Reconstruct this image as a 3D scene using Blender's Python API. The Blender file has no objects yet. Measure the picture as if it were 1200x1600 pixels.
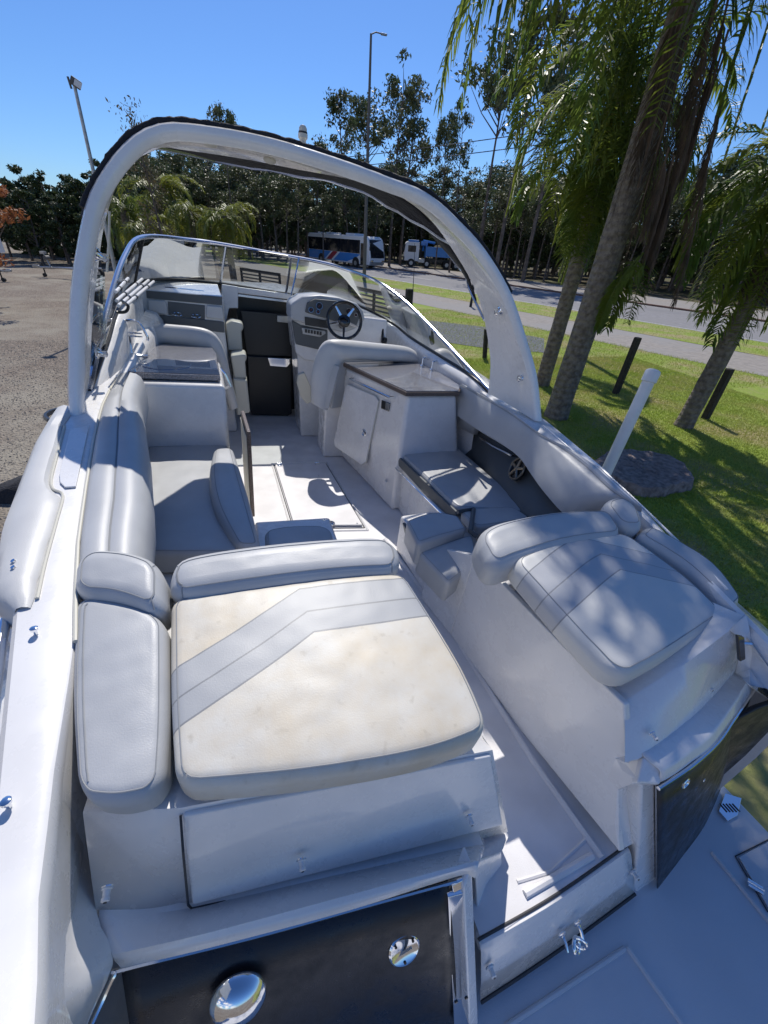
import bpy, bmesh, math, random
import numpy as np
from mathutils import Vector, Matrix, noise
S = bpy.context.scene
C = S.collection
PI = math.pi
# ------------------------------------------------------------------ camera
F = 650.0          # focal length in photograph pixels (1200 wide)
HB = 1.6           # camera height over the cockpit floor
HW = 3.25          # camera height over the ground
def nrm(v):
    v = np.array(v, float); return v/np.linalg.norm(v)
fw = nrm([-235, -400, 650]); tr = nrm([1996, -117, 650]); upb = nrm(np.cross(fw, tr))
if upb[1] > 0: upb = -upb
MB_ = np.array([tr, fw, upb])                      # boat axes in camera space (x right, y down, z forward)
wup = nrm([.07*985, -985, -650]); f0 = nrm(fw - wup*(fw@wup)); RW = np.array([np.cross(f0, wup), f0, wup])
def B(u, v, z=0.0):
    d = MB_@np.array([(u-600)/F, (v-800)/F, 1.0]); return tuple(d*((z-HB)/d[2]) + np.array([0, 0, HB]))
def BY(u, v, y):
    d = MB_@np.array([(u-600)/F, (v-800)/F, 1.0]); return tuple(d*(y/d[1]) + np.array([0, 0, HB]))
def BX(u, v, x):
    d = MB_@np.array([(u-600)/F, (v-800)/F, 1.0]); return tuple(d*(x/d[0]) + np.array([0, 0, HB]))
def W(u, v, z=0.0):
    d = RW@np.array([(u-600)/F, (v-800)/F, 1.0]); return tuple(d*((z-HW)/d[2]) + np.array([0, 0, HW]))
def WD(u, v, y):
    d = RW@np.array([(u-600)/F, (v-800)/F, 1.0]); return tuple(d*(y/d[1]) + np.array([0, 0, HW]))
cam_d = bpy.data.cameras.new('camera'); cam = bpy.data.objects.new('camera', cam_d); C.objects.link(cam)
cam_d.sensor_fit = 'HORIZONTAL'; cam_d.sensor_width = 36; cam_d.lens = 36*F/1200
cam_d.clip_start = .02; cam_d.clip_end = 3000
m3 = np.stack([RW@np.array([1., 0, 0]), RW@np.array([0, -1., 0]), RW@np.array([0, 0, -1.])], 1)
cam.matrix_world = Matrix.Translation((0, 0, HW)) @ Matrix([list(map(float, r)) for r in m3]).to_4x4()
S.camera = cam
S.render.resolution_x = 768; S.render.resolution_y = 1024
# ------------------------------------------------------------------ sky and sun
SUN_AZ, SUN_EL = math.radians(14), math.radians(51)
w = bpy.data.worlds.new('World'); S.world = w; w.use_nodes = True
nt = w.node_tree; nt.nodes.clear()
sky = nt.nodes.new('ShaderNodeTexSky'); sky.sky_type = 'NISHITA'; sky.sun_disc = False
sky.sun_elevation = SUN_EL; sky.sun_rotation = SUN_AZ; sky.altitude = 0
sky.air_density = 1.0; sky.dust_density = .25; sky.ozone_density = 3.0
bg = nt.nodes.new('ShaderNodeBackground'); bg.inputs['Strength'].default_value = .082
wo = nt.nodes.new('ShaderNodeOutputWorld')
hs = nt.nodes.new('ShaderNodeMix'); hs.data_type = 'RGBA'; hs.blend_type = 'MULTIPLY'; hs.inputs[0].default_value = 1; hs.inputs[7].default_value = (.56, .83, 1.24, 1)
nt.links.new(sky.outputs[0], hs.inputs[6]); 
tcw = nt.nodes.new('ShaderNodeTexCoord'); cn_w = nt.nodes.new('ShaderNodeTexNoise'); cn_w.inputs['Scale'].default_value = 5.5; cn_w.inputs['Detail'].default_value = 7
mpw = nt.nodes.new('ShaderNodeMapping'); mpw.inputs['Scale'].default_value = (1, 1, 3.2); nt.links.new(tcw.outputs['Generated'], mpw.inputs[0]); nt.links.new(mpw.outputs[0], cn_w.inputs['Vector'])
def wmath(op, a, b):
    n = nt.nodes.new('ShaderNodeMath'); n.operation = op
    for i, q in enumerate((a, b)):
        if isinstance(q, (int, float)): n.inputs[i].default_value = q
        else: nt.links.new(q, n.inputs[i])
    return n.outputs[0]
def wrange(f, a, b, c, d):
    n = nt.nodes.new('ShaderNodeMapRange'); n.inputs[1].default_value = a; n.inputs[2].default_value = b; n.inputs[3].default_value = c; n.inputs[4].default_value = d; nt.links.new(f, n.inputs[0]); return n.outputs[0]
dp = nt.nodes.new('ShaderNodeVectorMath'); dp.operation = 'DOT_PRODUCT'; dp.inputs[1].default_value = (-.92, -.25, 0); nt.links.new(tcw.outputs['Generated'], dp.inputs[0])
sxw = nt.nodes.new('ShaderNodeSeparateXYZ'); nt.links.new(tcw.outputs['Generated'], sxw.inputs[0])
side_m = wrange(dp.outputs['Value'], .22, .55, 0, 1)                       # low cloud at left, extended unseen and brightened to whiten port-facing sides
top_z = wrange(dp.outputs['Value'], .3, .8, .10, .42)
hgt = wrange(wmath('SUBTRACT', top_z, sxw.outputs[2]), 0, .06, 0, 1)
cl_m = wmath('MULTIPLY', wmath('MULTIPLY', side_m, hgt), wrange(cn_w.outputs['Fac'], .42, .60, 0, 1))
cmx = nt.nodes.new('ShaderNodeMix'); cmx.data_type = 'RGBA'; cmx.inputs[7].default_value = (14.0, 13.2, 12.4, 1)
nt.links.new(cl_m, cmx.inputs[0]); nt.links.new(hs.outputs[2], cmx.inputs[6]); nt.links.new(cmx.outputs[2], bg.inputs[0]); nt.links.new(bg.outputs[0], wo.inputs[0])
sd = bpy.data.lights.new('sun', 'SUN'); sd.energy = 3.6; sd.angle = math.radians(.5); sd.color = (1, .95, .87)
so = bpy.data.objects.new('sun', sd); C.objects.link(so)
so.rotation_euler = Vector((math.sin(SUN_AZ)*math.cos(SUN_EL), math.cos(SUN_AZ)*math.cos(SUN_EL), math.sin(SUN_EL))).to_track_quat('Z', 'Y').to_euler()
S.view_settings.view_transform = 'Standard'; S.view_settings.look = 'None'
S.view_settings.gamma = 1; S.view_settings.exposure = 0.22; S.view_settings.use_curve_mapping = False
# ------------------------------------------------------------------ materials
def mat(name, col, rough=.5, metal=0, coat=0, bump=None, var=None, spec=.5, trans=0, rv=None):
    """bump=(scale, strength, distance)   var=(scale, second colour, amount)"""
    m = bpy.data.materials.new(name); m.use_nodes = True; t = m.node_tree; p = t.nodes['Principled BSDF']
    p.inputs['Base Color'].default_value = (*col, 1); p.inputs['Roughness'].default_value = rough
    p.inputs['Metallic'].default_value = metal; p.inputs['Coat Weight'].default_value = coat
    p.inputs['Specular IOR Level'].default_value = spec
    tc = t.nodes.new('ShaderNodeTexCoord')
    if var:
        n = t.nodes.new('ShaderNodeTexNoise'); n.inputs['Scale'].default_value = var[0]; n.inputs['Detail'].default_value = 6
        r = t.nodes.new('ShaderNodeMapRange'); r.inputs[1].default_value = .38; r.inputs[2].default_value = .66; r.inputs[4].default_value = var[2]
        x = t.nodes.new('ShaderNodeMix'); x.data_type = 'RGBA'; x.inputs[6].default_value = (*col, 1); x.inputs[7].default_value = (*var[1], 1)
        t.links.new(tc.outputs['Object'], n.inputs['Vector']); t.links.new(n.outputs['Fac'], r.inputs[0])
        t.links.new(r.outputs[0], x.inputs[0]); t.links.new(x.outputs[2], p.inputs['Base Color'])
    if bump:
        n = t.nodes.new('ShaderNodeTexNoise'); n.inputs['Scale'].default_value = bump[0]; n.inputs['Detail'].default_value = 4
        b = t.nodes.new('ShaderNodeBump'); b.inputs['Strength'].default_value = bump[1]; b.inputs['Distance'].default_value = bump[2]
        t.links.new(tc.outputs['Object'], n.inputs['Vector']); t.links.new(n.outputs['Fac'], b.inputs['Height']); t.links.new(b.outputs[0], p.inputs['Normal'])
    if rv:
        n = t.nodes.new('ShaderNodeTexNoise'); n.inputs['Scale'].default_value = rv[0]; n.inputs['Detail'].default_value = 7; n.inputs['Roughness'].default_value = .7
        r = t.nodes.new('ShaderNodeMapRange'); r.inputs[1].default_value = .35; r.inputs[2].default_value = .7; r.inputs[3].default_value = rv[1]; r.inputs[4].default_value = rv[2]
        t.links.new(tc.outputs['Object'], n.inputs['Vector']); t.links.new(n.outputs['Fac'], r.inputs[0]); t.links.new(r.outputs[0], p.inputs['Roughness'])
    if trans:
        d = t.nodes.new('ShaderNodeBsdfTranslucent'); ms = t.nodes.new('ShaderNodeMixShader'); ms.inputs[0].default_value = trans
        src = p.inputs['Base Color'].links
        if src: t.links.new(src[0].from_socket, d.inputs[0])
        else: d.inputs[0].default_value = (*col, 1)
        o = t.nodes['Material Output']; t.links.new(p.outputs[0], ms.inputs[1]); t.links.new(d.outputs[0], ms.inputs[2]); t.links.new(ms.outputs[0], o.inputs[0])
    return m
def glassmat(name, tint, refl=1.0, rough=0.0):
    m = bpy.data.materials.new(name); m.use_nodes = True; t = m.node_tree; t.nodes.clear()
    o = t.nodes.new('ShaderNodeOutputMaterial'); a = t.nodes.new('ShaderNodeBsdfTransparent'); g = t.nodes.new('ShaderNodeBsdfGlossy')
    a.inputs[0].default_value = (*tint, 1); g.inputs['Roughness'].default_value = rough
    fr = t.nodes.new('ShaderNodeFresnel'); fr.inputs[0].default_value = 1.5
    mu = t.nodes.new('ShaderNodeMath'); mu.operation = 'MULTIPLY'; mu.inputs[1].default_value = refl; mu.use_clamp = True
    ms = t.nodes.new('ShaderNodeMixShader')
    t.links.new(fr.outputs[0], mu.inputs[0]); t.links.new(mu.outputs[0], ms.inputs[0]); t.links.new(a.outputs[0], ms.inputs[1]); t.links.new(g.outputs[0], ms.inputs[2]); t.links.new(ms.outputs[0], o.inputs[0])
    return m
M = {}
M['gel'] = mat('white_gelcoat', (.84, .83, .82), .24, coat=.5, bump=(4, .05, .01), var=(3.5, (.73, .72, .71), .6), rv=(9, .20, .38))
M['gelfloor'] = mat('nonskid_gelcoat', (.78, .77, .78), .5, bump=(260, .25, .002), var=(5, (.62, .61, .62), .7))
M['gelplat'] = mat('platform_gelcoat', (.68, .68, .70), .45, bump=(220, .3, .002), var=(3, (.6, .6, .62), .7))
M['creamplastic'] = mat('cream_plastic', (.62, .60, .52), .45)
M['vinyl'] = mat('grey_vinyl', (.50, .51, .52), .42, bump=(300, .28, .0015), var=(6, (.43, .44, .45), .7))
M['vinylwhite'] = mat('pale_vinyl', (.62, .62, .61), .42, bump=(300, .28, .0015), var=(6, (.55, .55, .55), .7))
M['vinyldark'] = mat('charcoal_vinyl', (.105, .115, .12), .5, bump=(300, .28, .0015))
M['chrome'] = mat('chrome', (.82, .83, .85), .09, metal=1)
M['alloy'] = mat('anodised_frame', (.55, .58, .66), .22, metal=1)
M['black'] = mat('black_plastic', (.014, .015, .017), .35)
M['blackgloss'] = mat('black_gloss', (.010, .011, .014), .12, coat=.5)
M['navy'] = mat('dark_textured_panel', (.012, .014, .02), .36, bump=(350, .3, .002), var=(4, (.022, .022, .026), 1), rv=(14, .22, .6))
M['seam'] = mat('rubber_seam', (.05, .05, .055), .7)
M['thread'] = mat('stitched_seam', (.30, .31, .32), .7)
M['canvas'] = mat('black_canvas', (.018, .018, .022), .85, bump=(25, .8, .03))
M['counter'] = mat('speckled_counter', (.33, .33, .35), .18, coat=.6, var=(170, (.10, .09, .10), 1))
M['counteredge'] = mat('brown_counter_edge', (.16, .12, .10), .35, var=(120, (.08, .06, .05), 1))
M['tint'] = mat('dark_blue_glass_lid', (.05, .08, .16), .06, coat=1)
M['glass'] = glassmat('windshield_glass', (.72, .76, .75), .85)
M['archglass'] = glassmat('arch_glass', (.75, .82, .80), 1.5)
M['bronze'] = mat('bronze_trim', (.30, .25, .19), .3, metal=.8)
M['rubber'] = mat('rubber', (.02, .02, .02), .75)
M['whitepaint'] = mat('white_paint', (.75, .75, .75), .4)
M['bluepaint'] = mat('blue_paint', (.03, .22, .60), .35, coat=.4)
M['redpaint'] = mat('red_paint', (.35, .03, .05), .35)
M['busglass'] = mat('dark_bus_glass', (.012, .015, .022), .08, coat=.8)
M['steel'] = mat('galvanised_steel', (.42, .43, .44), .4, metal=.8, var=(9, (.3, .3, .3), .8))
M['darksteel'] = mat('weathered_pole', (.11, .105, .10), .6)
M['pvc'] = mat('white_pvc', (.78, .78, .78), .35, var=(8, (.66, .66, .64), .5))
M['wooddark'] = mat('dark_wood_post', (.022, .02, .02), .8, bump=(30, .8, .02), var=(12, (.045, .04, .035), .8))
M['stump'] = mat('stump_wood', (.34, .27, .24), .85, bump=(28, .9, .03), var=(11, (.16, .12, .11), 1))
M['bark'] = mat('palm_bark', (.24, .21, .18), .9, bump=(24, .9, .04), var=(11, (.12, .10, .085), 1))
_t = M['bark'].node_tree; _w = _t.nodes.new('ShaderNodeTexWave'); _w.bands_direction = 'Z'; _w.inputs['Scale'].default_value = 2.6; _w.inputs['Distortion'].default_value = 2.0; _w.inputs['Detail'].default_value = 3
_tc = _t.nodes.new('ShaderNodeTexCoord'); _t.links.new(_tc.outputs['Object'], _w.inputs[0]); _b = _t.nodes.new('ShaderNodeBump'); _b.inputs['Strength'].default_value = .45; _b.inputs['Distance'].default_value = .03
_p = _t.nodes['Principled BSDF']; _t.links.new(_w.outputs['Fac'], _b.inputs['Height'])
if _p.inputs['Normal'].links: _t.links.new(_p.inputs['Normal'].links[0].from_socket, _b.inputs['Normal'])
_t.links.new(_b.outputs[0], _p.inputs['Normal'])
M['eubark'] = mat('pale_trunk', (.16, .13, .11), .9, var=(3, (.07, .055, .045), 1))
M['frond'] = mat('palm_leaf', (.10, .17, .035), .42, var=(1.4, (.24, .27, .04), .9), trans=.55)
M['frondlit'] = mat('backlit_palm_leaf', (.26, .27, .04), .42, var=(2, (.15, .20, .035), .9), trans=.4)  # lit copy of the palm leaf, yellow backlight put into its colour
M['frondold'] = mat('dead_palm_leaf', (.13, .09, .065), .85, var=(3, (.06, .045, .035), 1), trans=.1)
M['euleaf'] = mat('eucalypt_leaf', (.075, .105, .04), .5, var=(.35, (.13, .13, .06), .9), trans=.25)
M['darkleaf'] = mat('dark_tree_leaf', (.045, .07, .025), .5, var=(.5, (.08, .10, .03), .9), trans=.2)
M['autumn'] = mat('autumn_leaf', (.36, .13, .045), .6, var=(1.5, (.24, .10, .04), .9), trans=.3)
M['poplar'] = mat('thin_tree_leaf', (.10, .09, .045), .6, var=(1.5, (.16, .12, .06), .9), trans=.25)
# stained cream sunpad with two chevron bands (surface pattern in the pad's own UV)
def sunpad_mat(name, base, stain, band, bands, slope, amount=1.0):
    m = bpy.data.materials.new(name); m.use_nodes = True; t = m.node_tree; p = t.nodes['Principled BSDF']; L = t.links
    uv = t.nodes.new('ShaderNodeUVMap'); sp = t.nodes.new('ShaderNodeSeparateXYZ'); L.new(uv.outputs[0], sp.inputs[0])
    def ma(op, a, b=None, c=None):
        n = t.nodes.new('ShaderNodeMath'); n.operation = op
        for i, q in enumerate((a, b, c)):
            if q is None: continue
            if isinstance(q, (int, float)): n.inputs[i].default_value = q
            else: L.new(q, n.inputs[i])
        return n.outputs[0]
    # w = v - bend(u): bands run diagonally up to u0 then level off
    u, v = sp.outputs[0], sp.outputs[1]
    bend = ma('MULTIPLY', ma('MINIMUM', ma('SUBTRACT', u, slope[0]), 0.0), slope[1])
    tail = ma('MULTIPLY', ma('MAXIMUM', ma('SUBTRACT', u, slope[0]), 0.0), slope[2])
    ww = ma('SUBTRACT', ma('SUBTRACT', v, bend), tail)
    inb = None; seam = None
    for a, b in bands:
        g = ma('MULTIPLY', ma('GREATER_THAN', ww, a), ma('LESS_THAN', ww, b))
        inb = g if inb is None else ma('MAXIMUM', inb, g)
        for e in (a, b):
            s_ = ma('LESS_THAN', ma('ABSOLUTE', ma('SUBTRACT', ww, e)), .0045)
            seam = s_ if seam is None else ma('MAXIMUM', seam, s_)
    tc = t.nodes.new('ShaderNodeTexCoord')
    n1 = t.nodes.new('ShaderNodeTexNoise'); n1.inputs['Scale'].default_value = 5.5; n1.inputs['Detail'].default_value = 8; n1.inputs['Roughness'].default_value = .65; L.new(tc.outputs['Object'], n1.inputs[0])
    n3 = t.nodes.new('ShaderNodeTexNoise'); n3.inputs['Scale'].default_value = 38; n3.inputs['Detail'].default_value = 5; L.new(tc.outputs['Object'], n3.inputs[0])
    mr = t.nodes.new('ShaderNodeMapRange'); mr.inputs[1].default_value = .35; mr.inputs[2].default_value = .68; mr.inputs[4].default_value = amount; L.new(n1.outputs[0], mr.inputs[0])
    mr3 = t.nodes.new('ShaderNodeMapRange'); mr3.inputs[1].default_value = .62; mr3.inputs[2].default_value = .75; mr3.inputs[4].default_value = .35*amount; L.new(n3.outputs[0], mr3.inputs[0])
    def mix(f, a, b):
        x = t.nodes.new('ShaderNodeMix'); x.data_type = 'RGBA'
        for i, q in ((6, a), (7, b)):
            if isinstance(q, tuple): x.inputs[i].default_value = (*q, 1)
            else: L.new(q, x.inputs[i])
        L.new(f, x.inputs[0]); return x.outputs[2]
    c = mix(mr.outputs[0], base, stain); c = mix(mr3.outputs[0], c, tuple(q*.62 for q in stain))
    c = mix(inb, c, band)
    c = mix(seam, c, tuple(q*.62 for q in band)); L.new(c, p.inputs['Base Color']); p.inputs['Roughness'].default_value = .45
    n2 = t.nodes.new('ShaderNodeTexNoise'); n2.inputs['Scale'].default_value = 280; n2.inputs['Detail'].default_value = 4; L.new(tc.outputs['Object'], n2.inputs[0])
    h = ma('SUBTRACT', ma('MULTIPLY', n2.outputs[0], .35), ma('MULTIPLY', seam, 1.0))
    b = t.nodes.new('ShaderNodeBump'); b.inputs['Strength'].default_value = .4; b.inputs['Distance'].default_value = .0022; L.new(h, b.inputs['Height']); L.new(b.outputs[0], p.inputs['Normal'])
    return m
# ------------------------------------------------------------------ mesh helpers
class MB:
    def __init__(s): s.v = []; s.f = []; s.uv = {}; s.mi = []
    def add(s, vs, fs, mi=0):
        o = len(s.v); s.v += [tuple(map(float, p)) for p in vs]; s.f += [tuple(i+o for i in f) for f in fs]; s.mi += [mi]*len(fs); return o
    def box(s, c, d, rot=None, mi=0):
        vs = [Vector((x*d[0]/2, y*d[1]/2, z*d[2]/2)) for x in (-1, 1) for y in (-1, 1) for z in (-1, 1)]
        if rot is not None: vs = [rot @ q for q in vs]
        vs = [q+Vector(c) for q in vs]
        s.add(vs, [(0, 1, 3, 2), (4, 6, 7, 5), (0, 4, 5, 1), (2, 3, 7, 6), (0, 2, 6, 4), (1, 5, 7, 3)], mi); return s
    def prism(s, pts, ext, mi=0):
        n = len(pts); a = [Vector(p) for p in pts]; e = Vector(ext); 
        s.add(a+[p+e for p in a], [tuple(range(n)), tuple(range(2*n-1, n-1, -1))]+[(i, i+n, (i+1) % n+n, (i+1) % n) for i in range(n)], mi); return s
    def tube(s, path, r, n=8, mi=0, cap=True):
        P = [Vector(p) for p in path]; k = len(P); rs = r if hasattr(r, '__len__') else [r]*k
        T = [(P[min(i+1, k-1)]-P[max(i-1, 0)]).normalized() for i in range(k)]
        ref = Vector((0, 0, 1)) if abs(T[0].z) < .9 else Vector((1, 0, 0)); vs = []
        N = (ref-T[0]*ref.dot(T[0])).normalized()
        for i in range(k):
            N = (N-T[i]*N.dot(T[i])).normalized(); Bn = T[i].cross(N)
            vs += [P[i]+(N*math.cos(2*PI*j/n)+Bn*math.sin(2*PI*j/n))*rs[i] for j in range(n)]
        fs = [(i*n+j, i*n+(j+1) % n, (i+1)*n+(j+1) % n, (i+1)*n+j) for i in range(k-1) for j in range(n)]
        if cap: fs += [tuple(range(n-1, -1, -1)), tuple(range((k-1)*n, k*n))]
        s.add(vs, fs, mi); return s
    def cyl(s, c, axis, r, h, n=20, r2=None, mi=0):
        a = Vector(axis).normalized(); return s.tube([Vector(c), Vector(c)+a*h], [r, r if r2 is None else r2], n, mi)
    def lathe(s, c, axis, prof, n=24, mi=0):
        a = Vector(axis).normalized(); x = a.orthogonal().normalized(); y = a.cross(x); vs = []
        for r, h in prof: vs += [Vector(c)+a*h+(x*math.cos(2*PI*j/n)+y*math.sin(2*PI*j/n))*r for j in range(n)]
        k = len(prof)
        s.add(vs, [(i*n+j, i*n+(j+1) % n, (i+1)*n+(j+1) % n, (i+1)*n+j) for i in range(k-1) for j in range(n)]+[tuple(range(n-1, -1, -1)), tuple(range((k-1)*n, k*n))], mi); return s
    def loft(s, secs, mi=0, closed=False):
        n = len(secs[0]); vs = [p for q in secs for p in q]
        s.add(vs, [(i*n+j, i*n+(j+1) % n, (i+1)*n+(j+1) % n, (i+1)*n+j) for i in range(len(secs)-1) for j in range(n if closed else n-1)], mi); return s
    def ball(s, c, r, n=12, sc=(1, 1, 1), mi=0):
        vs = []; k = n//2
        for i in range(k+1):
            t = PI*i/k
            for j in range(n): vs.append((c[0]+r*sc[0]*math.sin(t)*math.cos(2*PI*j/n), c[1]+r*sc[1]*math.sin(t)*math.sin(2*PI*j/n), c[2]+r*sc[2]*math.cos(t)))
        s.add(vs, [(i*n+j, i*n+(j+1) % n, (i+1)*n+(j+1) % n, (i+1)*n+j) for i in range(k) for j in range(n)], mi); return s
    def torus(s, c, axis, R, r, n=36, k=8, a0=0, a1=2*PI, mi=0):
        a = Vector(axis).normalized(); x = a.orthogonal().normalized(); y = a.cross(x); full = abs(a1-a0-2*PI) < 1e-6; vs = []
        m = n if full else n+1
        for i in range(m):
            t = a0+(a1-a0)*i/n; d = x*math.cos(t)+y*math.sin(t)
            for j in range(k): q = 2*PI*j/k; vs.append(Vector(c)+d*(R+r*math.cos(q))+a*r*math.sin(q))
        s.add(vs, [(i*k+j, i*k+(j+1) % k, ((i+1) % m)*k+(j+1) % k, ((i+1) % m)*k+j) for i in range(m if full else n) for j in range(k)], mi); return s
    def build(s, name, m, parent=None, smooth=False, bevel=0, seg=2, solid=0, uv=None, angle=35, fix=True):
        me = bpy.data.meshes.new(name); me.from_pydata(s.v, [], s.f)
        ms = m if isinstance(m, (list, tuple)) else [m]
        for q in ms: me.materials.append(q)
        if len(ms) > 1: me.polygons.foreach_set('material_index', s.mi)
        if fix:
            b = bmesh.new(); b.from_mesh(me); bmesh.ops.remove_doubles(b, verts=b.verts, dist=1e-6)
            bmesh.ops.recalc_face_normals(b, faces=b.faces); b.to_mesh(me); b.free()
        if uv is not None:
            l = me.uv_layers.new(name='UVMap'); idx = np.zeros(len(me.loops), int); me.loops.foreach_get('vertex_index', idx)
            l.data.foreach_set('uv', np.array(uv, float)[idx].ravel())
        if smooth:
            me.polygons.foreach_set('use_smooth', [True]*len(me.polygons))
            if angle < 180: me.set_sharp_from_angle(angle=math.radians(angle))
        o = bpy.data.objects.new(name, me); C.objects.link(o)
        if parent is not None: o.parent = parent
        if solid: q = o.modifiers.new('s', 'SOLIDIFY'); q.thickness = solid; q.offset = 0
        if bevel:
            q = o.modifiers.new('b', 'BEVEL'); q.width = bevel; q.segments = seg; q.limit_method = 'ANGLE'; q.angle_limit = math.radians(32); q.harden_normals = True
            me.polygons.foreach_set('use_smooth', [True]*len(me.polygons))
        return o
def smooth_path(pts, n=8):
    P = [Vector(p) for p in pts]; out = []
    for i in range(len(P)-1):
        a, b, c, d = P[max(i-1, 0)], P[i], P[i+1], P[min(i+2, len(P)-1)]
        for k in range(n):
            t = k/n; out.append(.5*((2*b)+(-a+c)*t+(2*a-5*b+4*c-d)*t*t+(-a+3*b-3*c+d)*t**3))
    out.append(P[-1]); return out
def resample(pts, n):
    P = [Vector(p) for p in pts]; L = [0]
    for i in range(1, len(P)): L.append(L[-1]+(P[i]-P[i-1]).length)
    out = []; j = 0
    for k in range(n):
        t = L[-1]*k/(n-1)
        while j < len(P)-2 and L[j+1] < t: j += 1
        out.append(P[j].lerp(P[j+1], min(1, max(0, (t-L[j])/max(1e-9, L[j+1]-L[j])))))
    return out
def pad(name, m, parent, e0, e1, l=None, r_=None, T=.1, r=.03, rc=.05, puff=.01, up=(0, 0, 1), N=34, seam=True, wr=.0026):
    """Cushion. e0 and e1 are its two opposite long edges (left to right), l and r_ the curves joining their ends.
    Outline is taken at the widest height; it rises r (+puff) above it and goes T-r below."""
    K = 65; puff *= .6
    E0 = resample(smooth_path(e0) if len(e0) > 2 else e0, K); E1 = resample(smooth_path(e1) if len(e1) > 2 else e1, K)
    Lc = resample(smooth_path(l) if l and len(l) > 2 else [e0[0], e1[0]], K); Rc = resample(smooth_path(r_) if r_ and len(r_) > 2 else [e0[-1], e1[-1]], K)
    def at(c, t):
        t = min(1, max(0, t))*(K-1); i = min(int(t), K-2); return c[i].lerp(c[i+1], t-i)
    def base(s, t):
        return (at(E0, s)*(1-t)+at(E1, s)*t + at(Lc, t)*(1-s)+at(Rc, t)*s
                - (E0[0]*(1-s)*(1-t)+E0[-1]*s*(1-t)+E1[0]*(1-s)*t+E1[-1]*s*t))
    n = (E0[-1]-E0[0]).cross(Lc[-1]-Lc[0]).normalized(); upv = Vector(up)
    if n.dot(upv) < 0: n = -n
    Lu = .5*((E0[-1]-E0[0]).length+(E1[-1]-E1[0]).length); Lv = .5*((Lc[-1]-Lc[0]).length+(Rc[-1]-Rc[0]).length)
    def params(L):
        k = 6; q = [r*(1-math.cos(PI/2*i/k))/L for i in range(k)]; mid = [r/L+(1-2*r/L)*i/(N-1) for i in range(N)]
        return q+mid+[1-x for x in reversed(q)]
    A, Bp = params(Lu), params(Lv); rc = max(rc, r); b = MB(); uv = []; rows = []
    def P(s, t, drop=None):
        a, c = s*Lu, t*Lv; sx = 1 if a > Lu/2 else -1; sy = 1 if c > Lv/2 else -1
        da, dc = min(a, Lu-a), min(c, Lv-c)
        dx, dy = rc-da, rc-dc; d = min(da, dc)
        if dx > 0 and dy > 0:
            mx = max(dx, dy); h = math.hypot(dx, dy); nx, ny = dx*mx/h, dy*mx/h; d = rc-mx
            a2, c2 = rc-nx, rc-ny
            a = a2 if sx < 0 else Lu-a2; c = c2 if sy < 0 else Lv-c2
        s2, t2 = a/Lu, c/Lv
        h = math.sqrt(max(0, r*r-(r-d)**2)) if d < r else r
        h += puff*math.sqrt(max(0, 16*s2*(1-s2)*t2*(1-t2)))
        p = base(s2, t2)
        if wr: h += wr*noise.noise(p*9.0)*min(1, d/r)+wr*.6*noise.noise(p*23.0)*min(1, d/r)
        if drop is not None: h = -drop
        return p+n*h, (s2, t2)
    na, nb = len(A), len(Bp); vs = []
    for t in Bp:
        for s in A: p, q = P(s, t); vs.append(p); uv.append(q)
    fs = [(j*na+i, j*na+i+1, (j+1)*na+i+1, (j+1)*na+i) for j in range(nb-1) for i in range(na-1)]
    ring = [(0, i) for i in range(na)]+[(j, na-1) for j in range(1, nb)]+[(nb-1, i) for i in range(na-2, -1, -1)]+[(j, 0) for j in range(nb-2, 0, -1)]
    prev = [j*na+i for j, i in ring]; H = T-r; rb = min(r*.6, H*.5)
    for dd, ins in ((H-rb, 0), (H-rb*.3, rb*.35), (H, rb)):
        cur = []
        cc = sum((vs[j*na+i] for j, i in ring), Vector())/len(ring)
        for j, i in ring:
            p, q = P(A[i], Bp[j], dd); cdir = (cc-p); cdir -= n*cdir.dot(n); p = p+cdir.normalized()*ins if cdir.length > 1e-6 else p
            cur.append(len(vs)); vs.append(p); uv.append(q)
        k = len(ring); fs += [(prev[a], prev[(a+1) % k], cur[(a+1) % k], cur[a]) for a in range(k)]; prev = cur
    fs.append(tuple(prev)); b.add(vs, fs)
    o = b.build(name, m, parent, smooth=True, uv=uv, angle=75, fix=False)
    bm = bmesh.new(); bm.from_mesh(o.data); bmesh.ops.recalc_face_normals(bm, faces=bm.faces); bm.to_mesh(o.data); bm.free()

    if seam:   # piping that follows the rounded shoulder
        pts = []
        for a in range(0, len(ring)):
            j, i = ring[a]; p, q = P(min(max(A[i], r*.55/Lu), 1-r*.55/Lu), min(max(Bp[j], r*.55/Lv), 1-r*.55/Lv)); pts.append(p+n*.0004)
        pts.append(pts[0]); q = []
        for p in pts:
            if not q or (p-q[-1]).length > .004: q.append(p)
        MB().tube(q, .0016, 5, cap=False).build('stitching', M['thread'], o, smooth=True)

    return o, P, n
def thing(name, label, cat, loc=(0, 0, 0), rotz=0, group=None):
    o = bpy.data.objects.new(name, None); C.objects.link(o); o.location = loc; o.rotation_euler = (0, 0, rotz); o.empty_display_size = .2
    o['label'] = label; o['category'] = cat
    if group: o['group'] = group
    return o
def tag(o, label=None, cat=None, group=None, kind=None):
    if label: o['label'] = label
    if cat: o['category'] = cat
    if group: o['group'] = group
    if kind: o['kind'] = kind
    return o
def lookat(a, b):  # rotation whose X axis runs from a to b
    return (Vector(b)-Vector(a)).to_track_quat('X', 'Z').to_matrix()
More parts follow.
